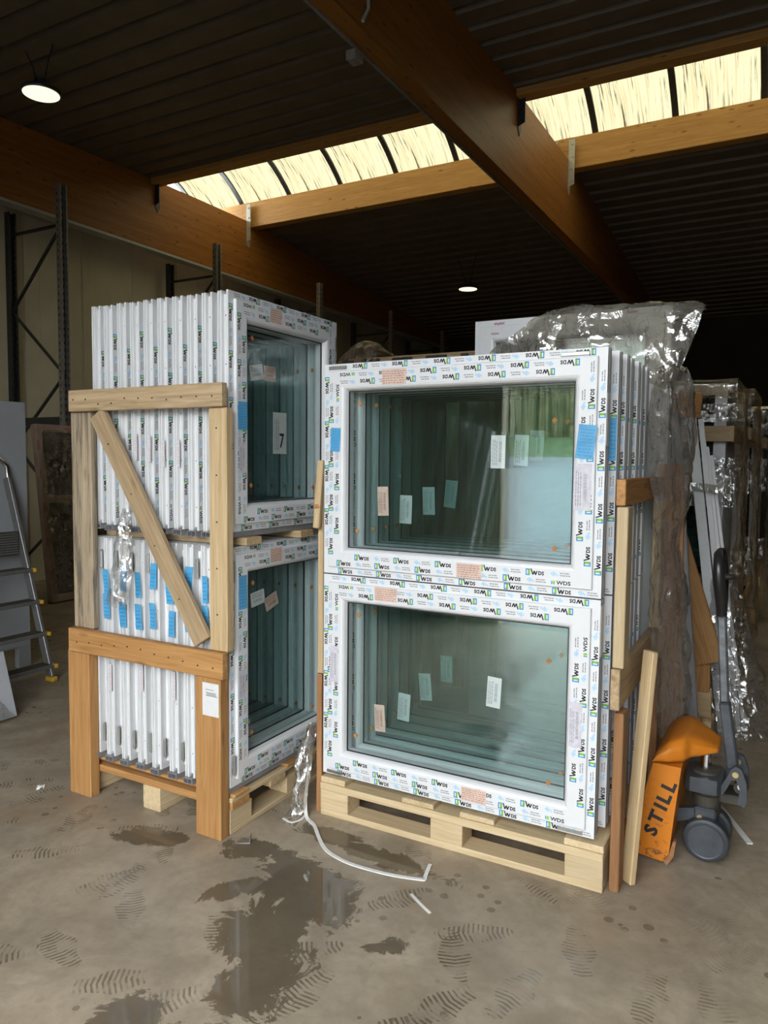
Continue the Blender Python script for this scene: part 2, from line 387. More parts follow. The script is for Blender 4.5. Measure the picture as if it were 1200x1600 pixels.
def board(name, parent, a, b, mat, c=.003, loc_rot=None, label=None):
    """axis-aligned plank a..b; its mesh is turned so that local X is the grain"""
    a, b = Vector(a), Vector(b); sz = [abs(b[i]-a[i]) for i in range(3)]; ce = (a+b)/2
    ax = max(range(3), key=lambda i: sz[i])
    l = sz[ax]; w, t = [sz[i] for i in range(3) if i != ax]
    mb = MB()
    if ax == 0: mb.bbox((-l/2, -w/2, -t/2), (l/2, w/2, t/2), mat, c); rot = (0, 0, 0)
    elif ax == 1: mb.bbox((-l/2, -w/2, -t/2), (l/2, w/2, t/2), mat, c); rot = (0, 0, math.pi/2)
    else: mb.bbox((-l/2, -t/2, -w/2), (l/2, t/2, w/2), mat, c); rot = (0, -math.pi/2, 0)
    o = mb.build(name, parent, loc=ce, label=label); o.rotation_euler = rot
    return o
def beam_between(name, parent, p, q, w, t, wdir, mat, c=.003, label=None):
    """plank from p to q; w is its width along wdir, t its thickness"""
    p, q = Vector(p), Vector(q); d = q-p; L = d.length; x = d.normalized(); y = Vector(wdir); y = (y-x*y.dot(x)).normalized(); z = x.cross(y)
    mb = MB(); mb.bbox((-L/2, -w/2, -t/2), (L/2, w/2, t/2), mat, c)
    o = mb.build(name, parent, label=label); m = Matrix((x, y, z)).transposed().to_4x4(); m.translation = (p+q)/2
    o.matrix_local = m
    return o
_txt = {}
def text_mesh(s, offset=.012, res=2):
    key = (s, offset)
    if key not in _txt:
        cu = bpy.data.curves.new('t', 'FONT'); cu.body = s; cu.size = 1; cu.offset = offset; cu.resolution_u = res
        ob = bpy.data.objects.new('t', cu); C.objects.link(ob)
        me = bpy.data.meshes.new_from_object(ob.evaluated_get(bpy.context.evaluated_depsgraph_get()))
        vs = [(v.co.x, v.co.y) for v in me.vertices]; fs = [tuple(p.vertices) for p in me.polygons]
        x0 = min(v[0] for v in vs); y0 = min(v[1] for v in vs); h = max(v[1] for v in vs)-y0
        vs = [((x-x0)/h, (y-y0)/h) for x, y in vs]
        bpy.data.objects.remove(ob); bpy.data.curves.remove(cu); bpy.data.meshes.remove(me)
        _txt[key] = (vs, fs, max(v[0] for v in vs))
    return _txt[key]
def put_text(mb, s, o, ex, ez, h, mat, offset=.012, sx=1.0):
    vs, fs, w = text_mesh(s, offset); o, ex, ez = Vector(o), Vector(ex), Vector(ez)
    mb.add([o+ex*(x*h*sx)+ez*(y*h) for x, y in vs], fs, mat); return w*h*sx
def rectp(mb, o, ex, ez, x0, y0, x1, y1, mat):
    o, ex, ez = Vector(o), Vector(ex), Vector(ez)
    mb.add([o+ex*x+ez*y for x, y in ((x0, y0), (x1, y0), (x1, y1), (x0, y1))], [(0, 1, 2, 3)], mat)
def tile(mb, o, ex, ez, h=.0125):
    """one repeat of the printed protective film: bracket mark, WDS, pale icon, two lines of small print"""
    k = 1.12*h/.0125; ez = Vector(ez)*1.28
    def r(x0, y0, x1, y1, m): rectp(mb, o, ex, ez, x0*k, y0*k, x1*k, y1*k, m)
    r(0, -.002, .0036, .0145, 'ink_blue'); r(.0036, .0115, .014, .0145, 'ink_blue'); r(.0036, -.002, .014, .001, 'ink_blue')
    r(.0075, .0, .0145, .0130, 'ink_green')
    o_, ex_, ez_ = Vector(o), Vector(ex), Vector(ez)
    def st(a, b, w=.0042):
        mb.add([o_+ex_*x*k+ez_*y*k for x, y in ((a[0], a[1]), (a[0]+w, a[1]), (b[0]+w, b[1]), (b[0], b[1]))], [(0, 1, 2, 3)], 'ink_black')
    st((.0155, .0150), (.0220, 0)); st((.0220, 0), (.0265, .0100)); st((.0265, .0100), (.0305, 0)); st((.0305, 0), (.0355, .0100))
    put_text(mb, 'DS', o_+ex_*.0415*k, ex_, ez_, .0100*k, 'ink_black', .045, 1.22)
    for (x0, y0, x1, y1) in ((.082, .004, .086, .010), (.087, .001, .093, .012), (.094, .003, .099, .009), (.100, .001, .104, .006)): r(x0, y0, x1, y1, 'ink_pale')
    for row, y in enumerate((.002, .0075)):
        x = .110
        for w in ((.006, .010, .005, .007), (.009, .005, .012))[row]: r(x, y, x+w, y+.0026, 'ink_grey'); x += w+.0015
    return
PITCH = .178
def print_row(mb, p0, p1, normal_y, up, phase=0, h=.0125, margin=.0):
    """tiles along p0->p1 (world of the window), letters' up vector = up"""
    p0, p1 = Vector(p0), Vector(p1); L = (p1-p0).length; ex = (p1-p0)/L; s = phase
    while s < L-.012:
        room = L-s
        if room > .15: tile(mb, p0+ex*s, ex, up, h)
        elif room > .075:
            put_text(mb, 'WDS', p0+ex*(s+.018), ex, up, .0140, 'ink_black', .03, 1.2); rectp(mb, p0+ex*s, ex, up, 0, 0, .004, .0125, 'ink_blue'); rectp(mb, p0+ex*s, ex, up, .006, 0, .0135, .0125, 'ink_green')
        s += PITCH

# ------------------------------------------------------------------ structure: hall
XR, YF, YB = 5.0, -1.3, 17.0
def roofz(y): return 5.2-.03*(7.3-y) if y < 7.3 else 5.2-.09*max(0, y-9.5)
mb = MB(); mb.box((-8.3, YF, -.2), (XR+.2, YB, 0), 'concrete'); struct(mb.build('floor'), 'brown-grey concrete floor with wet patches and boot prints')

# left wall: insulated panels, each a piece
wl = bpy.data.objects.new('wall_left', None); C.objects.link(wl); struct(wl, 'beige insulated panel wall behind the racks')
pm = MB(); wdt = .826
prof = [(0, .0), (.004, .0), (.012, .012)]
for i in range(4):
    a = .012+i*(wdt-.024)/4; b = .012+(i+1)*(wdt-.024)/4
    prof += [(a+.006, .012), (b-.006, .012), (b, .009)]
prof += [(wdt-.004, 0), (wdt, 0), (wdt, -.09), (0, -.09)]
pm.prism([(y, z) for y, z in [(q[1], q[0]) for q in prof]], 2, 0, 5.25, 'wall_panel')
pmesh = pm.mesh('panel')
y = 5.73-wdt*9
while y < YB:
    link('panel', pmesh, wl, (-8.06, y, 0)); y += wdt
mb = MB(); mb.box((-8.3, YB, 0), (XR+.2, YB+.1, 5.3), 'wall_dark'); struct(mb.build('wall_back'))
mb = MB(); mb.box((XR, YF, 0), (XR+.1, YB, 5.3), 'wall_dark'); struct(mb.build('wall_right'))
# front wall with the big open gate the daylight comes through
GX0, GX1, GZ = -2.34, 1.2, 3.9
mb = MB(); mb.box((-8.3, YF-.12, 0), (GX0, YF, 5.3), 'wall_panel'); mb.box((GX1, YF-.12, 0), (XR+.2, YF, 5.3), 'wall_panel'); mb.box((GX0, YF-.12, GZ), (GX1, YF, 5.3), 'wall_panel')
struct(mb.build('wall_front'))

# ceiling: trapezoidal steel deck, ribs running along X
cl = bpy.data.objects.new('ceiling', None); C.objects.link(cl); struct(cl, 'dark trapezoidal steel deck roof between timber beams')
def deck(y0, y1):
    mb = MB(); pts = []; y = y0; p = .285; d = .075
    while y < y1:
        for dy, dz in ((0, 0), (.19, 0), (.215, d), (.26, d), (.285, 0)):
            yy = min(y+dy, y1); pts.append((yy, roofz(yy)+dz))
        y += p
    vs = []; fs = []
    for (yy, zz) in pts: vs += [(-8.3, yy, zz), (XR+.2, yy, zz)]
    for i in range(len(pts)-1): fs.append((2*i, 2*i+1, 2*i+3, 2*i+2))
    up = [(x, yy, zz+.2) for (x, yy, zz) in vs]
    mb.add(vs, fs, 'deck'); mb.add([(-8.3, y0, roofz(y0)+.14), (XR+.2, y0, roofz(y0)+.14), (XR+.2, y1, roofz(y1)+.14), (-8.3, y1, roofz(y1)+.14)], [(0, 1, 2, 3)], 'deck')
    mb.build('roof_deck', cl, recalc=False)
deck(YF, 7.30); deck(9.50, YB)
# glulam main beams
BX = [(-7.74, -7.60), (-2.72, -2.58), (2.30, 2.44)]
tn = 0
for i, (x0, x1) in enumerate(BX):
    mb = MB(); poly = [(YF, 4.3), (YB, 4.3), (YB, roofz(YB)), (9.5, roofz(9.5)), (7.3, roofz(7.3)), (YF, roofz(YF))]
    mb.prism(poly, 0, x0, x1, 'glulam'); tn += 1
    b = struct(mb.build('trim_%d' % tn), ['glulam roof beam along the left wall', 'large glulam roof beam running overhead to the back', 'glulam roof beam on the right'][i])
    mb = MB(); mb.box((x0-.010, YF, 4.284 if i else 4.268), (x0+.012 if i else x1+.006, YB, 4.2985), 'rack_grey' if i else 'white_steel'); mb.build('cable_rail', b)
    if i == 1:
        mb = MB(); mb.tube([(x1+.015, 4.35, 5.1), (x1+.015, 4.35, 4.72), (x1+.015, 4.37, 4.45), (x1+.015, 4.30, 4.34)], .012, 'white_steel'); mb.build('conduit', b)
        mb = MB(); mb.bbox((x0-.05, 4.42, 4.20), (x0+.03, 4.52, 4.265), 'rack_grey'); mb.build('junction_box', b)
    for yb, m_ in ((7.385, 'rack_dark'), (9.27, 'white_steel')):   # steel hangers
        zt, zb_ = (5.2, 4.84) if yb < 8 else (5.44, 4.845)
        for s in ((1,) if i == 0 else (1, -1)):
            xx = x1 if s > 0 else x0
            mb = MB(); mb.prism([(yb-.006, zt), (yb-.006, zb_+.0), (yb+.035, zb_-.05), (yb+.07, zb_), (yb+.07, zt)], 0, xx, xx+.008*s, m_)
            mb.prism([(xx, zt), (xx, zb_+.03), (xx+.075*s, zb_+.06), (xx+.075*s, zt)], 1, yb-.008, yb, m_)
            for q in range(4):
                mb.lathe([(.011, 0), (.011, -.012)], (xx+.045*s, yb-.008, zb_+.1+q*(zt-zb_-.16)/3), 1, m_, 6)
            mb.build('hanger_bracket', b)
# trimmer beams carrying the skylight
for yb0, yb1, z0, z1, lab in ((7.30, 7.46, 5.13, 5.52, 'near timber trimmer under the skylight'), (9.35, 9.51, 5.12, 5.50, 'far sunlit timber trimmer under the skylight')):
    tn += 1; e = bpy.data.objects.new('trim_%d' % tn, None); C.objects.link(e); struct(e, lab)
    for x0, x1 in ((-8.3, -7.745), (-7.595, -2.725), (-2.575, 2.295), (2.445, XR+.2)):
        mb = MB(); mb.bbox((x0, yb0, z0), (x1, yb1, z1), 'glulam_x', .006); mb.build('timber', e)
    for x0, x1 in BX:
        mb = MB(); mb.box((x0-.006, yb0, 5.201), (x1+.006, yb1, z1), 'glulam_x'); mb.build('packer', e)
# skylight barrel: panes and ribs
sk = bpy.data.objects.new('window_1', None); C.objects.link(sk); struct(sk, 'yellowed barrel skylight with dirt streaks')
def arc(n=14, r0=0.0):
    out = []
    for i in range(n+1):
        t = i/n; yy = 7.33+t*(9.48-7.33); out.append((yy, 5.50+r0+.50*(1-(2*t-1)**2)))
    return out
ribs = [-8.74+.92*k for k in range(16)]
def pane(x0, x1):
    mb = MB(); a = arc(14); n = len(a); vs = []
    for (yy, zz) in a: vs += [(-(x1-x0)/2, yy, zz), ((x1-x0)/2, yy, zz)]
    mb.add(vs, [(2*i, 2*i+1, 2*i+3, 2*i+2) for i in range(n-1)], 'skylight_sheet', True)
    return mb.mesh('pane', False)
pme = pane(0, .92)
for k in range(15):
    o = link('pane', pme, sk, (ribs[k]+.46, 0, 0))
a = arc(14, -.035)
for k in range(16):
    mb = MB(); n = len(a)
    vs = [(x, yy, zz+dz) for (yy, zz) in a for (x, dz) in ((-.035, 0), (.035, 0), (.035, .034), (-.035, .034))]
    mb.add(vs, [(4*i+q, 4*i+(q+1) % 4, 4*(i+1)+(q+1) % 4, 4*(i+1)+q) for i in range(n-1) for q in range(4)], 'rack_dark')
    mb.build('rib', sk, loc=(ribs[k], 0, 0))
# ------------------------------------------------------------------ uPVC windows
FD, SP = .054, .014      # frame depth, how far the sash stands proud
FRAME_P = [(0, 0), (.054, 0), (.054, FD), (0, FD), (0, .047), (.005, .046), (.005, .042), (0, .041), (0, .033), (.013, .031), (.013, .012), (0, .010)]
SASH_P = [(.030, -.0004), (.030, -SP+.002), (.032, -SP), (.090, -SP), (.098, -SP+.003), (.104, -SP+.010), (.109, .010), (.112, .014), (.112, .048), (.058, .048), (.058, -.0004)]
GU = .110
def glass_label(mb, x, z, w, h, rot=0, mat='label_white', ink='ink_grey', y=.0175, code=True):
    """paper label on the pane, with lines of small print and a bar code"""
    c, s_ = math.cos(rot), math.sin(rot); ex = Vector((c, 0, s_)); ez = Vector((-s_, 0, c)); o = Vector((x, y, z))
    rectp(mb, o, ex, ez, 0, 0, w, h, mat); o2 = o+Vector((0, -.0004, 0)); rr = random.Random(int(x*1000)+int(z*777))
    if h > w:     # portrait: print runs up the label
        ex, ez = ez, -ex; o2 = o2-ez*w; w, h = h, w
    if code:
        xx = w*.2
        while xx < w*.8:
            b = rr.choice((.001, .002, .0015)); rectp(mb, o2, ex, ez, xx, h*.25, xx+b, h*.45, ink); xx += b+rr.choice((.001, .002))
    for q in range(3):
        xx = w*.1
        while xx < w*.8:
            b = rr.uniform(.006, .014); rectp(mb, o2, ex, ez, xx, h*(.58+q*.13), xx+b, h*(.58+q*.13)+h*.05, ink); xx += b+.003
def tape(mb, x, z, w, h, rot, y, mat='tape_blue', ink='ink_blue', seed=0):
    c, s_ = math.cos(rot), math.sin(rot); ex = Vector((c, 0, s_)); ez = Vector((-s_, 0, c)); o = Vector((x, y, z)); rr = random.Random(seed)
    n = 6; vs = []
    for i in range(n+1):
        for j in (0, 1): vs.append(o+ex*(w*j)+ez*(h*i/n)+Vector((0, -.001-.002*rr.random(), 0)))
    mb.add(vs, [(2*i, 2*i+1, 2*i+3, 2*i+2) for i in range(n)], mat)
    o2 = o+Vector((0, -.0036, 0))
    for q in range(9):
        zz = h*(.08+q*.095); xx = w*.12
        while xx < w*.85:
            b = rr.uniform(.004, .014); rectp(mb, o2, ex, ez, xx, zz, min(xx+b, w*.9), zz+h*.028, ink); xx += b+.003
def crease_label(mb, x, z, w, h, y, seed):
    """pinkish delivery sticker with blurred print"""
    rr = random.Random(seed); rectp(mb, (x, y, z), (1, 0, 0), (0, 0, 1), 0, 0, w, h, 'label_pink')
    for q in range(6):
        xx = w*.05
        while xx < w*.9:
            b = rr.uniform(.003, .012); rectp(mb, (x, y-.0004, z), (1, 0, 0), (0, 0, 1), xx, h*(.08+q*.15), min(xx+b, w*.95), h*(.08+q*.15)+h*.04, 'ink_brown'); xx += b+.004
def mesh_frame(w, h, edge):
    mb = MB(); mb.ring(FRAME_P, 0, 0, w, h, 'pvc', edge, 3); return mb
def make_window(name, label, w, h, frame_prints=True, sash_prints=True, edge='pvc_edge', hinge=False, screws=True, seed=0, jamb_down=True, sill=True, group=None):
    t = thing(name, label, 'window', group=group)
    f = mesh_frame(w, h, edge).build('frame', t)
    up, dn, rt, lf = (0, 0, 1), (0, 0, -1), (1, 0, 0), (-1, 0, 0); y = -.0007
    if frame_prints:
        mb = MB()
        print_row(mb, (.02, y, .0045), (w-.02, y, .0045), 0, up, .05)
        print_row(mb, (w-.02, y, h-.0045), (.02, y, h-.0045), 0, dn, .02)
        print_row(mb, (.0045, y, h-.02), (.0045, y, .02), 0, rt, .03+.07*(seed % 3))
        print_row(mb, (w-.0045, y, .02), (w-.0045, y, h-.02), 0, lf, .06)
        stuff(mb.build('film_print', f, recalc=False))
    if screws:
        mb = MB(); 
        for q in range(5): mb.lathe([(.0028, 0), (.0028, -.0022)], (.013, .0215, h*(.1+.2*q)), 0, 'screw', 8)
        stuff(mb.build('screw_head', f))
    sa = MB(); sa.ring(SASH_P, 0, 0, w, h, 'pvc'); sa = sa.build('sash', t)
    mb = MB(); mb.ring([(.1075, .010), (.1125, .010), (.1125, .0165), (.1075, .0165)], 0, 0, w, h, 'gasket'); mb.build('gasket', sa)
    ys = -SP-.0007
    if sash_prints:
        mb = MB(); a, b = .038, .066
        for k, uu in enumerate((a, b)):
            ph = .03+.085*k
            print_row(mb, (.04, ys, uu), (w-.05, ys, uu), 0, up, ph)
            print_row(mb, (w-.04, ys, h-uu), (.05, ys, h-uu), 0, dn, ph+.02)
            if jamb_down: print_row(mb, (uu, ys, h-.05), (uu, ys, .05), 0, rt, ph)
            else: print_row(mb, (uu+.0125, ys, .05), (uu+.0125, ys, h-.05), 0, lf, ph)
            print_row(mb, (w-uu, ys, .05), (w-uu, ys, h-.05), 0, lf, ph+.03)
        stuff(mb.build('film_print', sa, recalc=False))
    mb = MB(); mb.box((GU, .017, GU), (w-GU, .041, h-GU), 'glass'); mb.build('glass_pane', sa)
    for (cx, cz) in ((GU+.04, GU+.07), (w-GU-.06, GU+.05), (GU+.05, h-GU-.05), (w-GU-.07, h-GU-.13)):
        mb = MB(); mb.prism([(cx-.010, cz), (cx, cz-.011), (cx+.010, cz), (cx, cz+.011)], 1, .0125, .0168, 'cork'); mb.build('cork_pad', sa)
    if hinge:
        for zz in (h*.055, h*.86):
            mb = MB(); mb.bbox((.010, -.008, zz), (.022, -.0005, zz+.075), 'steel', .002); mb.tube([(.014, -.0115, zz-.004), (.014, -.0115, zz+.08)], .0035, 'steel', 8); mb.build('hinge', t)
    if sill:
        mb = MB()
        for (y0, y1, z0, z1) in ((.006, .054, -.024, -.021), (.006, .054, -.0035, -.0005), (.006, .009, -.021, -.0035), (.051, .054, -.021, -.0035), (.029, .031, -.021, -.0035)):
            mb.box((-.012, y0, z0), (w+.004, y1, z1), 'grey_plastic')
        mb.build('sill_profile', t)
    return t
def place(t, loc, rz, label=None):
    t.location = loc; t.rotation_euler = (0, 0, rz)
    if label: t['label'] = label
ORD = ['front', 'second', 'third', 'fourth', 'fifth', 'sixth', 'seventh', 'eighth', 'ninth', 'tenth']

# --- left crate: upper row of ten, lower row of nine, all facing +X
LX, LY, LW = -1.915, 2.225, .765
HU, HL = .93, .965
ZU, ZL = 1.217, .192
G1 = 'upper windows in the left crate'; G2 = 'lower windows in the left crate'
fu = make_window('pvc_window', 'front white window in the upper row of the left crate, with the number 7 label', LW, HU, group=G1)
place(fu, (LX, LY, ZU), math.pi/2)
mb = MB(); glass_label(mb, .30, .31, .095, .175, 0, code=False); put_text(mb, '7', (.345, .0169, .335), (1, 0, 0), (0, 0, 1), .062, 'ink_black', .02, .8); mb.build('number_label', fu)
mb = MB(); glass_label(mb, .155, .60, .085, .062, .18); mb.build('glass_label', fu)
mb = MB(); glass_label(mb, .24, .61, .08, .062, .02, 'label_pink', 'ink_brown'); mb.build('glass_label', fu)
mb = MB(); tape(mb, .035, .40, .055, .11, 0, -SP-.001, seed=3); mb.build('blue_label', fu)
mb = MB(); crease_label(mb, .24, HU-.085, .075, .06, -SP-.0012, 4); mb.build('delivery_sticker', fu)
mb = MB(); crease_label(mb, .56, .03, .075, .06, -SP-.0012, 14); mb.build('delivery_sticker', fu)
mb = MB(); glass_label(mb, .042, .23, .04, .12, 0, 'label_faint', y=-SP-.0012); mb.build('film_sticker', fu)
pu = make_window('pvc_window', '', LW, HU, seed=1, group=G1)
pu2 = make_window('pvc_window', '', LW, HU, seed=2, group=G1)
for i in range(1, 10):
    o = (pu, pu2)[i % 2] if i < 3 else copy_tree((pu, pu2)[i % 2])
    place(o, (LX-.0785*i, LY+random.uniform(-.004, .004), ZU+random.uniform(-.003, .003)+.0005), math.pi/2, '%s white window from the glass side, upper row of left crate' % ORD[i] if i < 9 else 'rearmost tenth white window in the upper row of the left crate')
    if i in (3, 4, 5, 6, 7, 8):
        mb = MB(); rr = random.Random(i); z0 = .24+.05*rr.random()
        mb.box((-.0012, .020, z0), (-.0004, .036, z0+.11), 'label_faint')
        for q in range(7): mb.box((-.0016, .022+.002*(q % 3), z0+.012+q*.013), (-.001, .033, z0+.016+q*.013), 'label_pink')
        mb.build('delivery_sticker', o)
fl = make_window('pvc_window', 'front white window with hinges in the lower row of the left crate', LW, HL, hinge=True, group=G2)
place(fl, (LX, LY, ZL), math.pi/2)
mb = MB(); glass_label(mb, .155, .70, .09, .06, .12); mb.build('glass_label', fl)
mb = MB(); glass_label(mb, .255, .665, .088, .06, .30, 'label_pink', 'ink_brown'); mb.build('glass_label', fl)
mb = MB(); tape(mb, .035, .715, .05, .135, 0, -SP-.001, seed=5); mb.build('blue_label', fl)
mb = MB(); crease_label(mb, .24, HL-.085, .08, .06, -SP-.0012, 6); mb.build('delivery_sticker', fl)
mb = MB(); crease_label(mb, .50, .03, .075, .06, -SP-.0012, 16); mb.build('delivery_sticker', fl)
mb = MB(); glass_label(mb, .038, .35, .04, .12, 0, 'label_faint', y=-SP-.0012); mb.build('film_sticker', fl)
pl_ = make_window('pvc_window', '', LW, HL, frame_prints=False, sash_prints=False, hinge=True, group=G2)
lows = [pl_]+[copy_tree(pl_) for _ in range(7)]
for i in range(1, 9):
    o = lows[i-1]
    place(o, (LX-.0925*i, LY+random.uniform(-.006, .003), ZL+.0005*(i % 3)), math.pi/2, '%s window from the glass side, lower row of left crate, blue-taped edge' % ORD[i] if i < 8 else 'rearmost ninth window in the lower row of the left crate, blue tape on edge')
    rr = random.Random(20+i)
    for q, z0 in enumerate((.735, .60)):
        mb = MB(); n = 5; tw = rr.uniform(.026, .042); y0 = .008+.012*rr.random(); sl = rr.uniform(-.012, .012); zz = z0+rr.uniform(-.03, .03); vs = []
        for k in range(n+1):
            for j in (0, 1): vs.append((-.001-.003*rr.random(), y0+tw*j+sl*k/n, zz+.11*k/n))
        mb.add(vs, [(2*k, 2*k+1, 2*k+3, 2*k+2) for k in range(n)], 'tape_blue')
        for k in range(5): mb.box((-.0052, y0+.006+sl*(k+1)/7, zz+.015+k*.016), (-.0046, y0+tw-.006+sl*(k+1)/7, zz+.019+k*.016), 'ink_blue')
        mb.build('blue_tape', o)
    if i % 2:
        mb = MB(); z0 = .26+.1*rr.random(); mb.box((-.0012, .016, z0), (-.0004, .034, z0+.12), 'label_faint')
        for q in range(6): mb.box((-.0016, .018+.002*(q % 3), z0+.012+q*.016), (-.001, .031, z0+.016+q*.016), 'label_pink')
        mb.build('delivery_sticker', o)

# --- right crate: six above, six below, facing -Y
RX, RY, RW = -1.690, 2.552, 1.130
HR1, HR2 = .850, .843
ZR2, ZR1 = .190, 1.038
G3 = 'upper windows in the right crate'; G4 = 'lower windows in the right crate'
def corner_plate(mb, x, z, w): mb.bbox((x, -.004, z), (x+w, -.0003, z+.014), 'steel', .002)
ru = make_window('pvc_window', 'front upper white window of the right crate, grass reflected in its glass', RW, HR1, edge='pvc_grey', jamb_down=False, group=G3, screws=False, sill=False)
place(ru, (RX, RY, ZR1), 0)
mb = MB(); tape(mb, .038, .50, .046, .095, -.05, -SP-.001, seed=8); mb.build('blue_label', ru)
mb = MB(); tape(mb, RW-.098, .48, .062, .115, -.10, -SP-.001, seed=9); mb.build('blue_label', ru)
mb = MB(); crease_label(mb, .275, HR1-.092, .105, .058, -SP-.0012, 10); mb.build('delivery_sticker', ru)
mb = MB(); crease_label(mb, .60, .032, .10, .055, -SP-.0012, 11); mb.build('delivery_sticker', ru)
for (x, z, w, h, r, mt) in ((.245, .245, .048, .115, .04, 'label_pink'), (.715, .44, .055, .12, -.01, 'label_white')):
    mb = MB(); glass_label(mb, x, z, w, h, r, mt, 'ink_brown' if mt == 'label_pink' else 'ink_grey'); mb.build('glass_label', ru)
mb = MB(); glass_label(mb, RW-.10, .30, .06, .16, 0, 'label_faint', y=-SP-.0012); mb.build('film_sticker', ru)
mb = MB(); corner_plate(mb, .02, HR1-.022, .085); mb.build('corner_hinge_plate', ru)
mb = MB(); corner_plate(mb, RW-.16, HR1-.024, .10); mb.build('corner_hinge_plate', ru)
mb = MB(); mb.box((RW+.0003, .006, .52), (RW+.0016, .046, .70), 'label_white'); mb.build('edge_label', ru)
rl = make_window('pvc_window', 'front lower white window of the right crate, resting on the pallet slats', RW, HR2, edge='pvc_grey', jamb_down=False, group=G4, screws=False, sill=False)
place(rl, (RX, RY, ZR2), 0)
mb = MB(); crease_label(mb, .25, HR2-.085, .10, .055, -SP-.0012, 12); mb.build('delivery_sticker', rl)
mb = MB(); crease_label(mb, .635, .034, .10, .052, -SP-.0012, 13); mb.build('delivery_sticker', rl)
for (x, z, w, h, r, mt) in ((.24, .215, .048, .11, .06, 'label_pink'), (.715, .40, .055, .115, -.05, 'label_white')):
    mb = MB(); glass_label(mb, x, z, w, h, r, mt, 'ink_brown' if mt == 'label_pink' else 'ink_grey'); mb.build('glass_label', rl)
mb = MB(); glass_label(mb, .04, .40, .04, .15, 0, 'label_faint', y=-SP-.0012); mb.build('film_sticker', rl)
mb = MB(); glass_label(mb, RW-.095, .32, .045, .16, 0, 'label_faint', y=-SP-.0012); mb.build('film_sticker', rl)
mb = MB(); corner_plate(mb, .02, .004, .08); mb.build('corner_hinge_plate', rl)
mb = MB(); corner_plate(mb, RW-.13, .004, .09); mb.build('corner_hinge_plate', rl)
mb = MB(); mb.box((RW+.0003, .006, HR2-.20), (RW+.0016, .046, HR2-.02), 'label_white'); mb.build('edge_label', rl)
for (src, hh, zz, gg, row) in ((0, HR1, ZR1, G3, 'upper'), (1, HR2, ZR2, G4, 'lower')):
    p_ = make_window('pvc_window', '', RW, hh, edge='pvc_grey', jamb_down=False, group=gg, screws=False, seed=1, sill=False)
    ws = [p_]+[copy_tree(p_) for _ in range(5)]
    for i, o in enumerate(ws, 1):
        place(o, (RX+(.016, .022, .018, .024, .02, .02)[i-1], RY+.104*i, zz+.0005*i), 0, '%s window behind the glass in the %s row of the right crate' % (ORD[i], row))
        if i in (1, 2, 3):
            mb = MB(); rr = random.Random(40+i+10*src); glass_label(mb, .22+.05*i, .18+.03*i*(1+src), .055, .115, rr.uniform(-.1, .1)); mb.build('glass_label', o)
        if i in (1, 2) and not src:
            mb = MB(); glass_label(mb, .73+.02*i, .43+.02*i, .055, .115, -.04); mb.build('glass_label', o)
        if i == 1 and not src:
            mb = MB(); tape(mb, RW-.026, .47, .024, .15, 0, -.0015, seed=19); mb.build('blue_label', o)

# ------------------------------------------------------------------ left crate timber
lc = thing('timber_crate', 'timber crate and pallet holding the stacks of windows on the left', 'crate')
Y0 = 2.165
board('plank', lc, (-2.752, Y0-.006, 1.700), (-1.892, Y0+.026, 1.790), 'pine_grey')
board('plank', lc, (-2.776, Y0-.010, .652), (-1.892, Y0+.024, .755), 'pine_orange')
board('post', lc, (-2.768, Y0+.018, .757), (-2.645, Y0+.05, 1.698), 'pine_old')
board('post', lc, (-1.974, Y0+.012, .757), (-1.886, Y0+.052, 1.698), 'pine')
board('post', lc, (-2.800, Y0+.005, 0), (-2.665, Y0+.055, .65), 'pine_orange')
board('post', lc, (-2.045, Y0+.002, 0), (-1.915, Y0+.052, .65), 'pine_orange')
beam_between('brace', lc, (-2.585, Y0+.010, 1.690), (-2.005, Y0+.010, .785), .088, .026, (1, 0, .6), 'pine_grey')
mb = MB(); rr = random.Random(2)
for (px, pz) in [(-2.72+.078*k, 1.738+.03*rr.uniform(-.4, .4)) for k in range(11)]+[(-2.72+.078*k, .705+.03*rr.uniform(-.4, .4)) for k in range(11)]:
    mb.lathe([(.0035, 0), (.0035, -.002)], (px, Y0-.006 if pz > 1 else Y0-.010, pz), 1, 'screw', 6)
stuff(mb.build('nail', lc))
mb = MB()
for k in range(5): mb.lathe([(.0035, 0), (.0035, -.002)], (-1.935, Y0+.012, .9+k*.18), 1, 'screw', 6)
for k in range(4): mb.lathe([(.0035, 0), (.0035, -.002)], (-2.51+k*.13, Y0-.003, 1.56-k*.205), 1, 'screw', 6)
stuff(mb.build('nail', lc))
# delivery note stapled to the post
mb = MB(); mb.box((-2.003, Y0-.001, .497), (-1.920, Y0+.0012, .628), 'label_white')
for q in range(3): mb.box((-1.985, Y0-.0016, .600-q*.012), (-1.945+.01*q, Y0-.001, .603-q*.012), 'ink_grey')
xx = -1.98
while xx < -1.935: mb.box((xx, Y0-.0016, .578), (xx+.0015, Y0-.001, .588), 'ink_grey'); xx += .003
tag(mb.build('delivery_note'), 'white delivery note stapled to the orange post of the left crate', 'note')
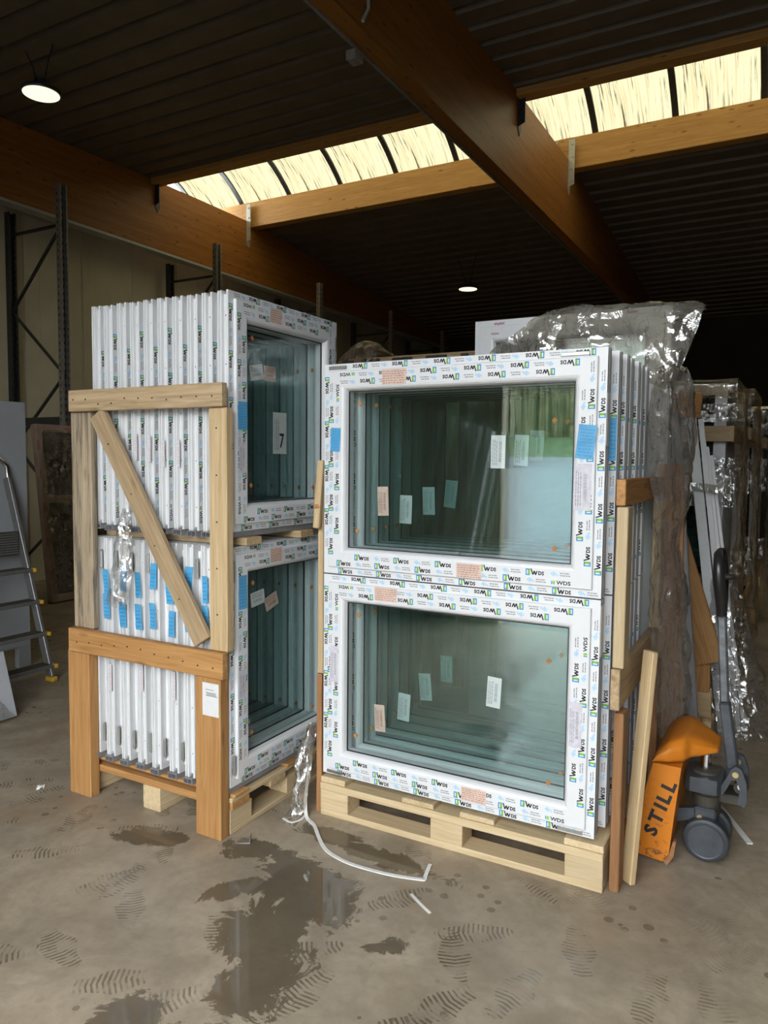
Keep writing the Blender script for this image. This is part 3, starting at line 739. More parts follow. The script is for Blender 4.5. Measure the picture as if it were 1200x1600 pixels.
# pallet: runners along Y, blocks, cross boards along X, slats
for x0 in (-2.80, -2.40, -2.015):
    board('bottom_board', lc, (x0, Y0+.058, 0), (x0+.10, 3.04, .022), 'pine_pale')
    for y0 in (Y0+.058, 2.60, 2.90): board('block', lc, (x0, y0, .0225), (x0+.10, y0+.135, .1025), 'pine_pale', .002)
for y0 in (Y0+.058, 2.47, 2.70, 2.93): board('deck_board', lc, (-2.80, y0, .103), (-1.905, y0+.11, .133), 'pine_orange' if y0 < 2.3 else 'pine')
board('side_board', lc, (-1.905-.075, Y0+.056, .1335), (-1.905, 3.04, .1525), 'pine_pale')
for y0 in (2.23, 2.58, 2.92):
    board('slat', lc, (-2.72, y0, .1530), (-1.895, y0+.09, .1665), 'pine_orange')
for y0 in (2.29, 2.66): board('spacer_slat', lc, (-2.68, y0, 1.160), (-1.885, y0+.10, 1.1915), 'pine')

# ------------------------------------------------------------------ right crate timber
rc = thing('timber_crate', 'timber pallet and side frame holding the windows on the right', 'crate')
PX0, PX1, PY0, PY1 = -1.706, -.527, 2.556, 3.42
for y0, y1 in ((PY0, PY0+.10), (3.02, 3.10), (PY1-.10, PY1)):
    board('bottom_board', rc, (PX0, y0, 0), (PX1, y1, .026), 'pine_pale')
    for x0 in (PX0, PX0+.515, PX1-.135): board('block', rc, (x0, y0, .0265), (x0+.135, y1, .110), 'pine_pale', .002)
    board('deck_board', rc, (PX0, y0-.004, .1105), (PX1, y1+.03, .141), 'pine_pale')
for x0, x1 in ((PX0, PX0+.12), (-1.32, -1.18), (-1.07, -.93), (PX1-.14, PX1)):
    board('slat', rc, (x0, PY0+.002, .1415), (x1, PY1, .166 if x0 < -1.6 or x0 > -.9 else .162), 'pine_pale')
# right-hand frame
board('post', rc, (-.512, 2.585, 0), (-.478, 2.665, .64), 'pine_brown')
board('plank', rc, (-.527, 2.582, .648), (-.495, 3.42, .792), 'pine_grey')
board('post', rc, (-.524, 2.590, .795), (-.486, 2.68, 1.352), 'pine_pale')
board('plank', rc, (-.529, 2.592, 1.356), (-.497, 3.42, 1.446), 'pine_orange')
board('post', rc, (-.512, 3.34, 0), (-.478, 3.42, .646), 'pine_brown')
board('post', rc, (-.524, 3.33, .795), (-.486, 3.42, 1.352), 'pine_pale')
# left-hand frame
board('post', rc, (-1.735, 2.565, 0), (-1.7085, 2.66, .60), 'pine_brown')
board('post', rc, (-1.735, 2.572, .602), (-1.7085, 2.66, 1.40), 'pine')
beam_between('batten', rc, (-1.722, 2.545, 1.22), (-1.722, 2.58, 1.50), .03, .022, (1, 0, 0), 'pine')
beam_between('batten', rc, (-1.745, 2.60, 1.44), (-1.722, 2.55, 1.30), .03, .02, (1, 0, 0), 'pine_orange')
# loose plank leaning on the crate's right side
lp = tag(beam_between('leaning_plank', None, (-.462, 2.672, .004), (-.425, 2.76, .83), .055, .024, (1, -.9, 0), 'pine'), 'loose pale plank leaning against the right crate beside the pallet jack', 'plank')
# ------------------------------------------------------------------ outside the gate (seen only mirrored in the panes)
mb = MB(); mb.prism([(-70, -.3), (YF-.12, -.3), (YF-.12, -.03), (-8, -.03), (-22, 1.75), (-70, 1.75)], 0, -45, 40, 'asphalt'); struct(mb.build('ground_outside'), 'asphalt yard rising outside the gate')
mb = MB(); mb.prism([(-70, 1.6), (-21.5, 1.65), (-22.5, 1.95), (-25, 2.55), (-70, 2.6)], 0, -45, 40, 'grass'); struct(mb.build('ground_verge'), 'mown grass bank at the edge of the yard')
mb = MB(); rr = random.Random(5)
for k in range(9000):
    x = rr.uniform(-30, 16); y0 = rr.uniform(-28.5, -25); h = rr.uniform(2.6, 3.3); a = rr.uniform(0, 6.28); w = .035
    dx, dy = math.cos(a), math.sin(a); lean = rr.uniform(.2, .8); b0 = 2.4
    mb.add([(x-dy*w, y0+dx*w, b0), (x+dy*w, y0-dx*w, b0), (x+dy*w+dx*lean*.3, y0-dx*w+dy*lean*.3, b0+h*.8), (x-dy*w+dx*lean*.3, y0+dx*w+dy*lean*.3, b0+h*.8), (x+dx*lean, y0+dy*lean, b0+h)], [(0, 1, 2, 3), (3, 2, 4)], 'corn')
tag(mb.build('maize_field', recalc=False), 'tall green maize growing beyond the yard', 'maize', kind='stuff')

# ------------------------------------------------------------------ pallet rack upright frames by the left wall
def rack(y, first):
    t = thing('rack_frame', '', 'rack', (0, y, 0), group='rack frames along the left wall')
    for x, zt, m_ in ((-6.99, 4.42, 'rack_grey'), (-7.86, 4.25, 'rack_dark')):
        mb = MB(); sct = [(-.045, -.04), (.045, -.04), (.045, .035), (.030, .035), (.030, -.026), (-.030, -.026), (-.030, .035), (-.045, .035)]
        mb.prism([(b, a) for a, b in [(q[0], q[1]) for q in sct]], 2, .008, zt, m_)
        po = mb.build('upright', t, loc=(x, 0, 0)); po.rotation_euler = (0, 0, 0)
        mb = MB()
        for q in range(int(zt/.075)-1):
            for yy in (-.022, .022): mb.box((.0345, yy-.006, .1+q*.075), (.0358, yy+.006, .130+q*.075), 'gasket')
            mb.box((-.02, -.0462, .1+q*.075), (-.008, -.0449, .130+q*.075), 'gasket')
        stuff(mb.build('slots', po))
        mb = MB(); mb.bbox((-.07, -.06, 0), (.07, .06, .008), m_, .001); mb.build('foot_plate', po)
    zs = [4.0, 3.15, 2.4, 1.65, .9, .25]
    mb = MB(); mb.bbox((-7.86, -.014, 3.985), (-6.99, .014, 4.015), 'rack_dark', .002); mb.build('brace', t)
    for i in range(5):
        a, b = ((-6.99, zs[i]), (-7.86, zs[i+1])) if i % 2 == 0 else ((-7.86, zs[i]), (-6.99, zs[i+1]))
        beam_between('brace', t, (a[0], 0, a[1]), (b[0], 0, b[1]), .032, .025, (0, 1, 0), 'rack_dark')
    mb = MB(); mb.bbox((-7.82, -.03, 1.86), (-7.03, .03, 1.95), 'rack_dark', .003); mb.build('crossbar', t)
    return t
for i, y in enumerate((5.45, 7.90, 10.40, 12.90, 15.3)):
    t = rack(y, i == 0)
    t['label'] = ['grey perforated rack upright frame nearest the ladder', 'dark rack upright frame rising behind the left crate, second from the ladder', 'third rack upright frame, right of the left crate top',
                  'fourth rack upright frame above the plastic dome', 'farthest rack upright frame in the dark corner'][i]

# ------------------------------------------------------------------ hanging LED lamps
def lamp(x, y, z, lab, tilt=.0):
    t = thing('pendant_lamp', lab, 'lamp', (x, y, z), group='pendant lamps'); t.rotation_euler = (tilt, 0, 0); r = .165
    mb = MB(); mb.lathe([(r, .0), (r+.006, .012), (r, .03), (.10, .055), (.055, .065), (.05, .12)], (0, 0, 0), 2, 'rack_dark', 32); mb.build('housing', t)
    mb = MB(); mb.lathe([(r-.012, -.004), (r-.012, -.0005)], (0, 0, 0), 2, 'lamp_lens', 32); mb.build('lens', t)
    h = roofz(y)-z
    for (a, b) in (((-.05, 0, .115), (-.20, 0, h)), ((.05, 0, .115), (.12, .04, h))):
        mb = MB(); mb.tube([a, ((a[0]+b[0])/2+.006, .01, (a[2]+b[2])/2), b], .005, 'gasket', 6); mb.build('cable', t)
lamp(-5.95, 4.452, 4.70, 'lit round pendant lamp at upper left under the deck')
lamp(-4.97, 11.87, 4.42, 'lit round pendant lamp far back above the right crate')

# ------------------------------------------------------------------ left side: panel, step ladder, wrapped window, slab
gp = thing('door_leaf', 'grey door-like panel standing on short feet behind the ladder', 'panel')
mb = MB(); mb.bbox((-4.83, 2.25, .145), (-4.785, 3.40, 1.89), 'grey_panel', .004); mb.build('panel', gp)
for y0 in (2.25, 3.30): mb = MB(); mb.bbox((-4.83, y0, 0), (-4.785, y0+.10, .1445), 'grey_panel', .004); mb.build('foot', gp)
ld = thing('step_ladder', 'worn aluminium step ladder with yellow feet leaning by the grey panel', 'ladder')
def lad(t): return (-4.32-.315*t, t)       # x, z along the rail
for yy in (2.80, 3.22):
    x0, z0 = lad(.03); x1, z1 = lad(1.36)
    beam_between('rail', ld, (x0, yy, z0), (x1, yy, z1), .06, .025, (1, 0, .3), 'alu')
    mb = MB(); mb.tube([(x1+.01, yy, z1), (x1+.0, yy, z1+.08), (x1+.0, yy+(.05 if yy < 3 else -.05), z1+.13), (x1+.0, (2.8+3.22)/2, z1+.14)], .013, 'chrome', 8); mb.build('hoop', ld)
    mb = MB(); mb.bbox((x0-.035, yy-.02, 0), (x0+.045, yy+.02, .035), 'yellow_rubber', .006); mb.build('foot', ld)
for z in (.113, .324, .534, .745):
    x, _ = lad(z); mb = MB(); mb.bbox((x-.05, 2.79, z-.02), (x+.05, 3.23, z+.004), 'alu', .003)
    for q in range(7): mb.box((x-.045+q*.0135, 2.80, z+.004), (x-.039+q*.0135, 3.22, z+.0075), 'grime')
    tr = mb.build('tread', ld); mb = MB(); mb.bbox((x-.05, 3.23, z-.02), (x+.07, 3.245, z+.006), 'yellow_rubber', .002); mb.build('end_cap', tr)
x, _ = lad(.95); mb = MB(); mb.bbox((x-.02, 2.82, .84), (x+.015, 3.20, 1.0), 'grime', .004)
for q in range(9): mb.box((x+.015, 2.83, .85+q*.0165), (x+.019, 3.19, .859+q*.0165), 'alu')
mb.build('platform', ld)
bw = thing('wrapped_window', 'brown-taped wrapped window leaning against the rack behind the ladder', 'window', (-6.62, 4.96, 0)); bw.rotation_euler = (0, -.115, 0)
mb = MB()
for (y0, y1, z0, z1) in ((0, .075, 0, 1.85), (.875, .95, 0, 1.85), (.0755, .8745, 0, .08), (.0755, .8745, 1.77, 1.85), (.0755, .8745, 1.03, 1.105)): mb.bbox((-.075, y0, z0+.012), (0, y1, z1+.012), 'brown_tape', .004)
fr = mb.build('frame', bw)
mb = MB(); mb.box((-.045, .07, .09), (-.03, .88, 1.78), 'dark_glass'); mb.build('glass_pane', bw)
mb = MB()
for (yy, zz, rot) in ((.35, 1.805, 0), (.70, 1.805, 0), (.25, 1.055, 0), (.62, 1.055, 0), (.45, .035, 0)): put_text(mb, 'SOKO', (.0006, yy, zz), (0, 1, 0), (0, 0, 1), .028, 'ink_red', .03)
for zz in (.25, .6, .95, 1.3, 1.6): put_text(mb, 'SOKO', (.0006, .026, zz), (0, 0, 1), (0, -1, 0), .026, 'ink_red', .03)
stuff(mb.build('tape_print', fr, recalc=False))
def cr(p, n):
    """Catmull-Rom through p, n samples per span"""
    out = []; m = len(p)
    for i in range(m-1):
        a, b, c, d = p[max(i-1, 0)], p[i], p[i+1], p[min(i+2, m-1)]
        for k in range(n):
            t = k/n; out.append(.5*((2*b)+(c-a)*t+(2*a-5*b+4*c-d)*t*t+(3*b-a-3*c+d)*t**3))
    out.append(p[-1]); return out
def film_sheet(name, rows, mat, amp=.012, n=6, freq=9, parent=None, seed=0, fold=0):
    rows = [[Vector(p) for p in r] for r in rows]
    rows = [cr(r, n) for r in rows]; cols = [cr([r[j] for r in rows], n) for j in range(len(rows[0]))]
    U, V = len(cols), len(cols[0]); mb = MB(); vs = []
    for i in range(U):
        for j in range(V):
            p = cols[i][j]; a = cols[min(i+1, U-1)][j]-cols[max(i-1, 0)][j]; b = cols[i][min(j+1, V-1)]-cols[i][max(j-1, 0)]
            nr = a.cross(b); nr = nr.normalized() if nr.length > 1e-9 else Vector((0, 0, 1))
            q = p*freq+Vector((seed*3.1, seed*1.7, 0))
            d = amp*(mnoise.noise(q)+.6*abs(mnoise.noise(q*2.3))+.4*abs(mnoise.noise(q*4.7))+.22*abs(mnoise.noise(q*9.)))
            if fold: d += fold*math.sin(i*1.3+3*mnoise.noise(p*3))
            vs.append(p+nr*d)
    mb.add(vs, [(i*V+j, (i+1)*V+j, (i+1)*V+j+1, i*V+j+1) for i in range(U-1) for j in range(V-1)], mat, True)
    return mb.build(name, parent, recalc=False)
film_sheet('stretch_film', [[(.008, .08, 1.80), (.012, .5, 1.80), (.008, .94, 1.80)], [(.006, .03, 1.3), (.02, .5, 1.25), (.01, .94, 1.3)], [(.006, .03, .6), (.025, .5, .6), (.01, .94, .6)], [(.006, .02, .1), (.02, .5, .1), (.008, .94, .1)]], 'film_brown', .008, 8, 14, bw)
sl = thing('carton_slab', 'pale carton slab with red lettering leaning at the left edge', 'carton', (-3.86, 2.65, 0)); sl.rotation_euler = (0, -.30, 0)
mb = MB(); mb.bbox((-.05, -.62, .016), (0, 0, .395), 'paper_card', .003); cb = mb.build('carton', sl)
mb = MB(); put_text(mb, 'aluplast', (.0006, -.10, .10), (0, 0, 1), (0, -1, 0), .022, 'ink_red', .02); put_text(mb, 'aluplast', (.0006, -.055, .22), (0, 0, 1), (0, -1, 0), .010, 'ink_grey', .01); stuff(mb.build('carton_print', cb, recalc=False))
film_sheet('stretch_film', [[(.01, -.6, .30), (.02, -.3, .33), (.012, -.12, .30)], [(.02, -.6, .15), (.03, -.3, .15), (.015, -.08, .12)], [(.03, -.6, .02), (.06, -.3, .015), (.03, -.03, .015)]], 'film_clear', .012, 8, 20, sl)

# ------------------------------------------------------------------ pallet jack
pj = thing('pallet_jack', 'orange and grey hand pallet jack behind the leaning plank', 'pallet jack')
JY0, JY1 = 2.85, 3.25
mb = MB()
mb.prism([(-.520, .035), (-.372, .018), (-.350, .055), (-.338, .19), (-.318, .388), (-.417, .388), (-.458, .21), (-.505, .06)], 1, JY0, JY1, 'orange_paint')
body = mb.build('fork_carriage', pj)
# hood reaching over the pump
mb = MB(); secs = [(-.421, .390, .394, JY0-.004, JY1), (-.405, .393, .430, JY0-.004, JY1), (-.366, .395, .468, JY0, JY1), (-.315, .398, .484, 2.88, 3.22), (-.296, .408, .480, 2.91, 3.19), (-.25, .416, .462, 2.94, 3.16), (-.205, .424, .441, 2.975, 3.125)]
vs = [(x, yy, z) for (x, z0, z1, y0, y1) in secs for (yy, z) in ((y0, z0), (y0, z0+(z1-z0)*.7), (y0+.03, z1), (y1-.03, z1), (y1, z0+(z1-z0)*.7), (y1, z0))]
k = len(secs); mb.add(vs, [(i*6+q, i*6+(q+1) % 6, (i+1)*6+(q+1) % 6, (i+1)*6+q) for i in range(k-1) for q in range(6)]+[tuple(range(6)), tuple(range((k-1)*6, k*6))], 'orange_paint', True)
hd = mb.build('hood', pj); md = hd.modifiers.new('round', 'SUBSURF'); md.levels = md.render_levels = 2; md.subdivision_type = 'CATMULL_CLARK'
cra = hd.data.attributes.new('crease_edge', 'FLOAT', 'EDGE'); cra.data.foreach_set('value', [.72]*len(hd.data.edges))
for y0, y1 in ((2.852, 2.985), (3.125, 3.248)):
    mb = MB(); mb.prism([(-.40, .032), (-.40, .088), (-1.42, .088), (-1.50, .060), (-1.50, .045), (-1.42, .032)], 1, y0, y1, 'orange_paint'); mb.build('fork', pj)
# lettering running up the slanted side
ax = Vector((.105, 0, .33)).normalized(); az = Vector((-ax.z, 0, ax.x)); mb = MB(); o = Vector((-.398, JY0-.0008, .105))
pos = 0
for ch in 'STILL':
    w_ = put_text(mb, ch, o+ax*pos, ax, az, .050, 'ink_black', .045, 1.15); pos += w_+.014
mb.build('lettering', body, recalc=False)
mb = MB(); mb.prism([(-.372, .018), (-.350, .055), (-.338, .10), (-.328, .10), (-.335, .04), (-.358, .0)], 1, JY0+.01, JY0+.03, 'pine_brown'); mb.build('toe_plate', body)
CY = 3.05
mb = MB(); mb.lathe([(.050, .16), (.052, .235), (.060, .245), (.066, .25), (.066, .262)], (-.245, CY, 0), 2, 'grime', 24)
pump = mb.build('pump_cylinder', pj)
mb = MB(); mb.prism([(-.318, 2.99), (-.30, 2.965), (-.205, 2.965), (-.190, 2.985), (-.190, 3.115), (-.205, 3.135), (-.30, 3.135), (-.318, 3.11)], 2, .262, .318, 'dark_grey_paint'); mb.build('pump_block', pj)
mb = MB(); mb.lathe([(.052, .3185), (.050, .328), (.03, .332)], (-.250, CY, 0), 2, 'grime', 24); mb.build('seal', pump)
mb = MB(); mb.lathe([(.020, .330), (.020, .415)], (-.252, CY, 0), 2, 'chrome', 20); mb.build('piston', pump)
for yy in (2.972, 3.112):          # handle fork cheeks, arched
    mb = MB(); mb.prism([(-.192, .30), (-.175, .335), (-.16, .372), (-.145, .385), (-.125, .378), (-.108, .33), (-.102, .262), (-.112, .235), (-.135, .245), (-.128, .30), (-.142, .335), (-.158, .33), (-.172, .295), (-.19, .262)], 1, yy, yy+.022, 'dark_grey_paint'); ck = mb.build('handle_bracket', pj)
    mb = MB(); mb.lathe([(.011, 0), (.011, -.006)], (-.145, yy, .355), 1, 'brass', 12); mb.build('pivot_bolt', ck)
mb = MB(); mb.bbox((-.20, 2.997, .225), (-.108, 3.108, .262), 'grime', .006); mb.build('pedal_yoke', pj)
mb = MB(); mb.tube([(-.125, 3.0, .30), (-.125, 3.108, .30)], .014, 'chrome', 10)
for q in range(5): mb.lathe([(.024, 0), (.024, .006)], (-.128, 3.01+q*.022, .292), 1, 'grime', 14)
mb.build('return_spring', pj)
mb = MB(); mb.bbox((-.285, 2.985, .125), (-.205, 3.105, .195), 'dark_grey_paint', .008); ax_ = mb.build('axle_block', pj)
mb = MB(); mb.lathe([(.010, 0), (.010, -.008)], (-.262, 2.985, .16), 1, 'brass', 12); mb.build('axle_bolt', ax_)
mb = MB(); mb.prism([(-.38, .105), (-.28, .145), (-.215, .15), (-.215, .185), (-.28, .188), (-.38, .165)], 1, 2.992, 3.012, 'dark_grey_paint'); mb.build('push_rod', pj)
mb = MB(); mb.tube([(-.37, 3.16, .20), (-.33, 3.16, .235), (-.28, 3.14, .24), (-.25, 3.10, .22)], .018, 'dark_grey_paint', 8); mb.build('link_arm', pj)
for y0 in (2.955, 3.075):
    mb = MB(); r = .083; mb.lathe([(r-.012, 0), (r-.003, .003), (r, .012), (r, .040), (r-.004, .046)], (-.237, y0, r), 1, 'rubber', 36); wh = mb.build('wheel', pj)
    mb = MB(); mb.lathe([(r-.016, -.001), (r-.018, -.003), (r-.022, -.0012)], (-.237, y0, r), 1, 'dark_grey_paint', 36); mb.build('hub_cap', wh)
# handle: channel shaft, then black loop grip
beam_between('shaft', pj, (-.158, CY, .352), (-.196, CY, .60), .050, .040, (0, 1, 0), 'dark_grey_paint', .006)
beam_between('shaft', pj, (-.196, CY, .60), (-.218, CY, .93), .040, .032, (0, 1, 0), 'shaft_paint', .006)
mb = MB(); mb.tube([(-.217, CY, .90), (-.219, CY, .95), (-.221, CY-.035, 1.0), (-.225, CY-.085, 1.06), (-.230, CY-.085, 1.13), (-.233, CY-.05, 1.165), (-.233, CY+.05, 1.165), (-.230, CY+.085, 1.13), (-.225, CY+.085, 1.06), (-.221, CY+.035, 1.0), (-.219, CY, .95)],
                    [.018, .020, .021, .021, .019, .018, .018, .019, .021, .021, .020], 'grip', 10); gr_ = mb.build('grip_loop', pj)
mb = MB(); mb.tube([(-.225, CY-.06, 1.09), (-.195, CY-.055, 1.085), (-.178, CY-.05, 1.088)], [.010, .012, .009], 'grip', 8); mb.build('release_lever', gr_)

# ------------------------------------------------------------------ second crate behind: large window under plastic film
av = make_window('wrapped_window', 'tall white window under plastic film behind the right crate', .93, 2.03, False, False, screws=False, sill=False, edge='pvc_grey')
place(av, (-1.43, 3.52, .170), 0)
mb = MB()
for (xx, zz) in ((.10, 2.003), (.31, 2.005), (.52, 2.003), (.73, 2.005)): put_text(mb, 'aluplast', (xx, -.0007, zz), (1, 0, 0), (0, 0, 1), .017, 'ink_red', .03)
for (xx, zz) in ((.09, 1.955), (.30, 1.955), (.50, 1.955), (.68, 1.955)): put_text(mb, 'aluplast', (xx, -SP-.0007, zz), (1, 0, 0), (0, 0, 1), .013, 'ink_red', .02); 
for zz in (.5, .9, 1.3, 1.7): put_text(mb, 'aluplast', (.022, -.0007, zz), (0, 0, 1), (-1, 0, 0), .015, 'ink_grey', .02)
stuff(mb.build('frame_print', av, recalc=False))
for i in (1, 2):
    o = make_window('wrapped_window', '%s white frame standing behind the filmed window' % ('second', 'third')[i-1], .93, 2.03, False, False, screws=False, sill=False, edge='pvc_grey') if i == 1 else copy_tree(o1)
    if i == 1: o1 = o
    place(o, (-1.43-.01*i, 3.52+.09*i, .170), 0, '%s white frame standing behind the filmed tall window' % ('second', 'third')[i-1])
bp = thing('pallet', 'wooden pallet under the film-covered tall windows', 'pallet')
for y0 in (3.46, 3.80):
    board('bottom_board', bp, (-1.48, y0, 0), (-.40, y0+.09, .024), 'pine_pale'); board('deck_board', bp, (-1.48, y0, .1145), (-.40, y0+.09, .1395), 'pine_pale')
    for x0 in (-1.48, -1.0, -.52): board('block', bp, (x0, y0, .0245), (x0+.12, y0+.09, .114), 'pine_pale')
for x0 in (-1.48, -1.0, -.52): board('slat', bp, (x0, 3.46, .14), (x0+.12, 3.89, .168), 'pine_pale')
tag(film_sheet('plastic_cover', [
    [(-1.12, 3.68, 2.205), (-.95, 3.68, 2.225), (-.75, 3.66, 2.215), (-.55, 3.66, 2.225), (-.40, 3.62, 2.20), (-.37, 3.60, 2.185)],
    [(-1.10, 3.485, 2.205), (-.93, 3.47, 2.225), (-.75, 3.46, 2.215), (-.56, 3.46, 2.225), (-.41, 3.46, 2.19), (-.365, 3.46, 2.165)],
    [(-1.19, 3.45, 2.12), (-.98, 3.43, 2.13), (-.77, 3.41, 2.12), (-.60, 3.40, 2.11), (-.43, 3.42, 2.08), (-.39, 3.43, 2.06)],
    [(-1.33, 3.46, 2.03), (-1.05, 3.44, 2.0), (-.80, 3.40, 2.0), (-.62, 3.38, 1.97), (-.48, 3.40, 1.93), (-.44, 3.42, 1.92)],
    [(-1.38, 3.47, 1.93), (-1.05, 3.45, 1.92), (-.80, 3.42, 1.92), (-.64, 3.40, 1.88), (-.50, 3.36, 1.82), (-.46, 3.40, 1.82)]], 'film_milky', .026, 10, 7, seed=1), 'loose milky plastic sheet thrown over the tall window behind', 'plastic sheet')
tag(film_sheet('plastic_wrap', [
    [(-.478, 3.06, 1.86), (-.46, 3.16, 1.90), (-.43, 3.30, 1.92), (-.41, 3.42, 1.90), (-.43, 3.56, 1.88)],
    [(-.475, 2.98, 1.66), (-.44, 3.10, 1.66), (-.40, 3.25, 1.66), (-.37, 3.40, 1.66), (-.40, 3.58, 1.66)],
    [(-.470, 3.00, 1.40), (-.43, 3.12, 1.38), (-.40, 3.26, 1.38), (-.38, 3.38, 1.38), (-.41, 3.55, 1.38)],
    [(-.470, 3.14, 1.18), (-.45, 3.24, 1.15), (-.43, 3.32, 1.14), (-.41, 3.40, 1.14), (-.43, 3.50, 1.14)],
    [(-.470, 3.06, .92), (-.44, 3.18, .90), (-.40, 3.30, .90), (-.38, 3.42, .90), (-.41, 3.54, .90)],
    [(-.470, 3.14, .64), (-.43, 3.26, .62), (-.40, 3.36, .62), (-.36, 3.46, .62), (-.40, 3.55, .62)],
    [(-.460, 3.33, .30), (-.43, 3.36, .27), (-.40, 3.40, .26), (-.36, 3.46, .26), (-.38, 3.54, .26)]], 'film', .026, 12, 8, seed=2, fold=.003), 'crumpled clear plastic wrap hanging beside the right crate down to the jack', 'plastic wrap')
tag(beam_between('wrapped_plank', None, (-.445, 3.441, .0), (-.470, 3.441, 1.50), .11, .026, (1, 0, 0), 'pine_brown'), 'brown plank standing behind the hanging plastic wrap', 'plank')
mb = MB(); mb.bbox((-.02, -.02, 0), (.02, .02, 1.75), 'silver_profile', .003); mb.box((-.021, -.006, .0), (-.019, .006, 1.75), 'gasket')
o = tag(mb.build('edge_profile'), 'pale upright profile standing right of the hanging plastic wrap', 'profile'); o.location = (-.350, 3.78, 0.003); o.rotation_euler = (0, -.092, 0)

# small pallet-like timber frame on the floor behind the jack
tf = thing('broken_crate', 'broken timber crate end lying behind the pallet jack', 'crate')
beam_between('plank', tf, (-.57, 4.24, 1.10), (-.36, 4.16, .46), .17, .025, (1, 0, .3), 'pine_orange')
board('plank', tf, (-.60, 4.20, .16), (-.335, 4.24, .30), 'pine')
board('block', tf, (-.46, 4.14, .0), (-.325, 4.30, .158), 'pine_pale')
beam_between('plank', tf, (-.50, 4.12, .40), (-.385, 4.12, .10), .07, .022, (1, 0, .3), 'pine')
board('plank', tf, (-.44, 4.18, .301), (-.345, 4.22, .56), 'pine_orange')
board('bottom_board', tf, (-.75, 4.31, 0), (-.325, 4.40, .03), 'pine')

# bundle of white profiles leaning on the wrapped crate
pb = thing('profile_bundle', 'bundle of white window profiles leaning by the wrapped crates', 'profiles')
for k, (dx, w_, top) in enumerate(((0, .06, 1.775), (.052, .035, 1.765), (.088, .03, 1.60), (.116, .022, 1.55))):
    p = Vector((-.292+dx*.9, 4.50+.02*k, .004)); q = Vector((-.555+dx, 4.80+.02*k, top))
    d = q-p; L = d.length; x = d.normalized(); y_ = Vector((1, 0, 0)); y_ = (y_-x*y_.dot(x)).normalized(); z_ = x.cross(y_)
    mb = MB(); h = w_/2-.003; mb.prism([(-h, -.02), (h, -.02), (h, -.006), (h*.6, -.006), (h*.6, .004), (h, .004), (h, .02), (-h, .02), (-h, .004), (-h*.6, .004), (-h*.6, -.006), (-h, -.006)], 0, -L/2, L/2, 'pvc')
    o = mb.build('profile', pb); m = Matrix((x, y_, z_)).transposed().to_4x4(); m.translation = (p+q)/2; o.matrix_local = m
p = Vector((-.50, 4.735, 1.36))
film_sheet('tape_wrap', [[p+Vector((-.055, -.05, -.02)), p+Vector((.04, -.06, -.02)), p+Vector((.12, -.045, -.04))], [p+Vector((-.06, -.045, .03)), p+Vector((.03, -.055, .03)), p+Vector((.11, -.045, .02))]], 'film', .006, 6, 20, pb)
tag(film_sheet('plastic_wrap', [
    [(-.40, 4.58, .85), (-.32, 4.52, .86), (-.26, 4.55, .82), (-.24, 4.60, .80)],
    [(-.40, 4.46, .5), (-.30, 4.42, .52), (-.20, 4.46, .5), (-.13, 4.55, .45)],
    [(-.40, 4.40, .22), (-.28, 4.36, .25), (-.15, 4.40, .22), (-.06, 4.52, .2)],
    [(-.30, 4.36, .04), (-.20, 4.32, .03), (-.08, 4.38, .02), (.0, 4.5, .02)]], 'film_clear', .03, 8, 10, seed=4), 'clear film torn open around the foot of the white profiles', 'plastic wrap')
tag(beam_between('loose_board', None, (-.655, 4.81, 1.858), (-.50, 4.79, 1.85), .155, .022, (0, 0, 1), 'pine_orange'), 'short knotty board end resting on top of the white profile bundle', 'board')

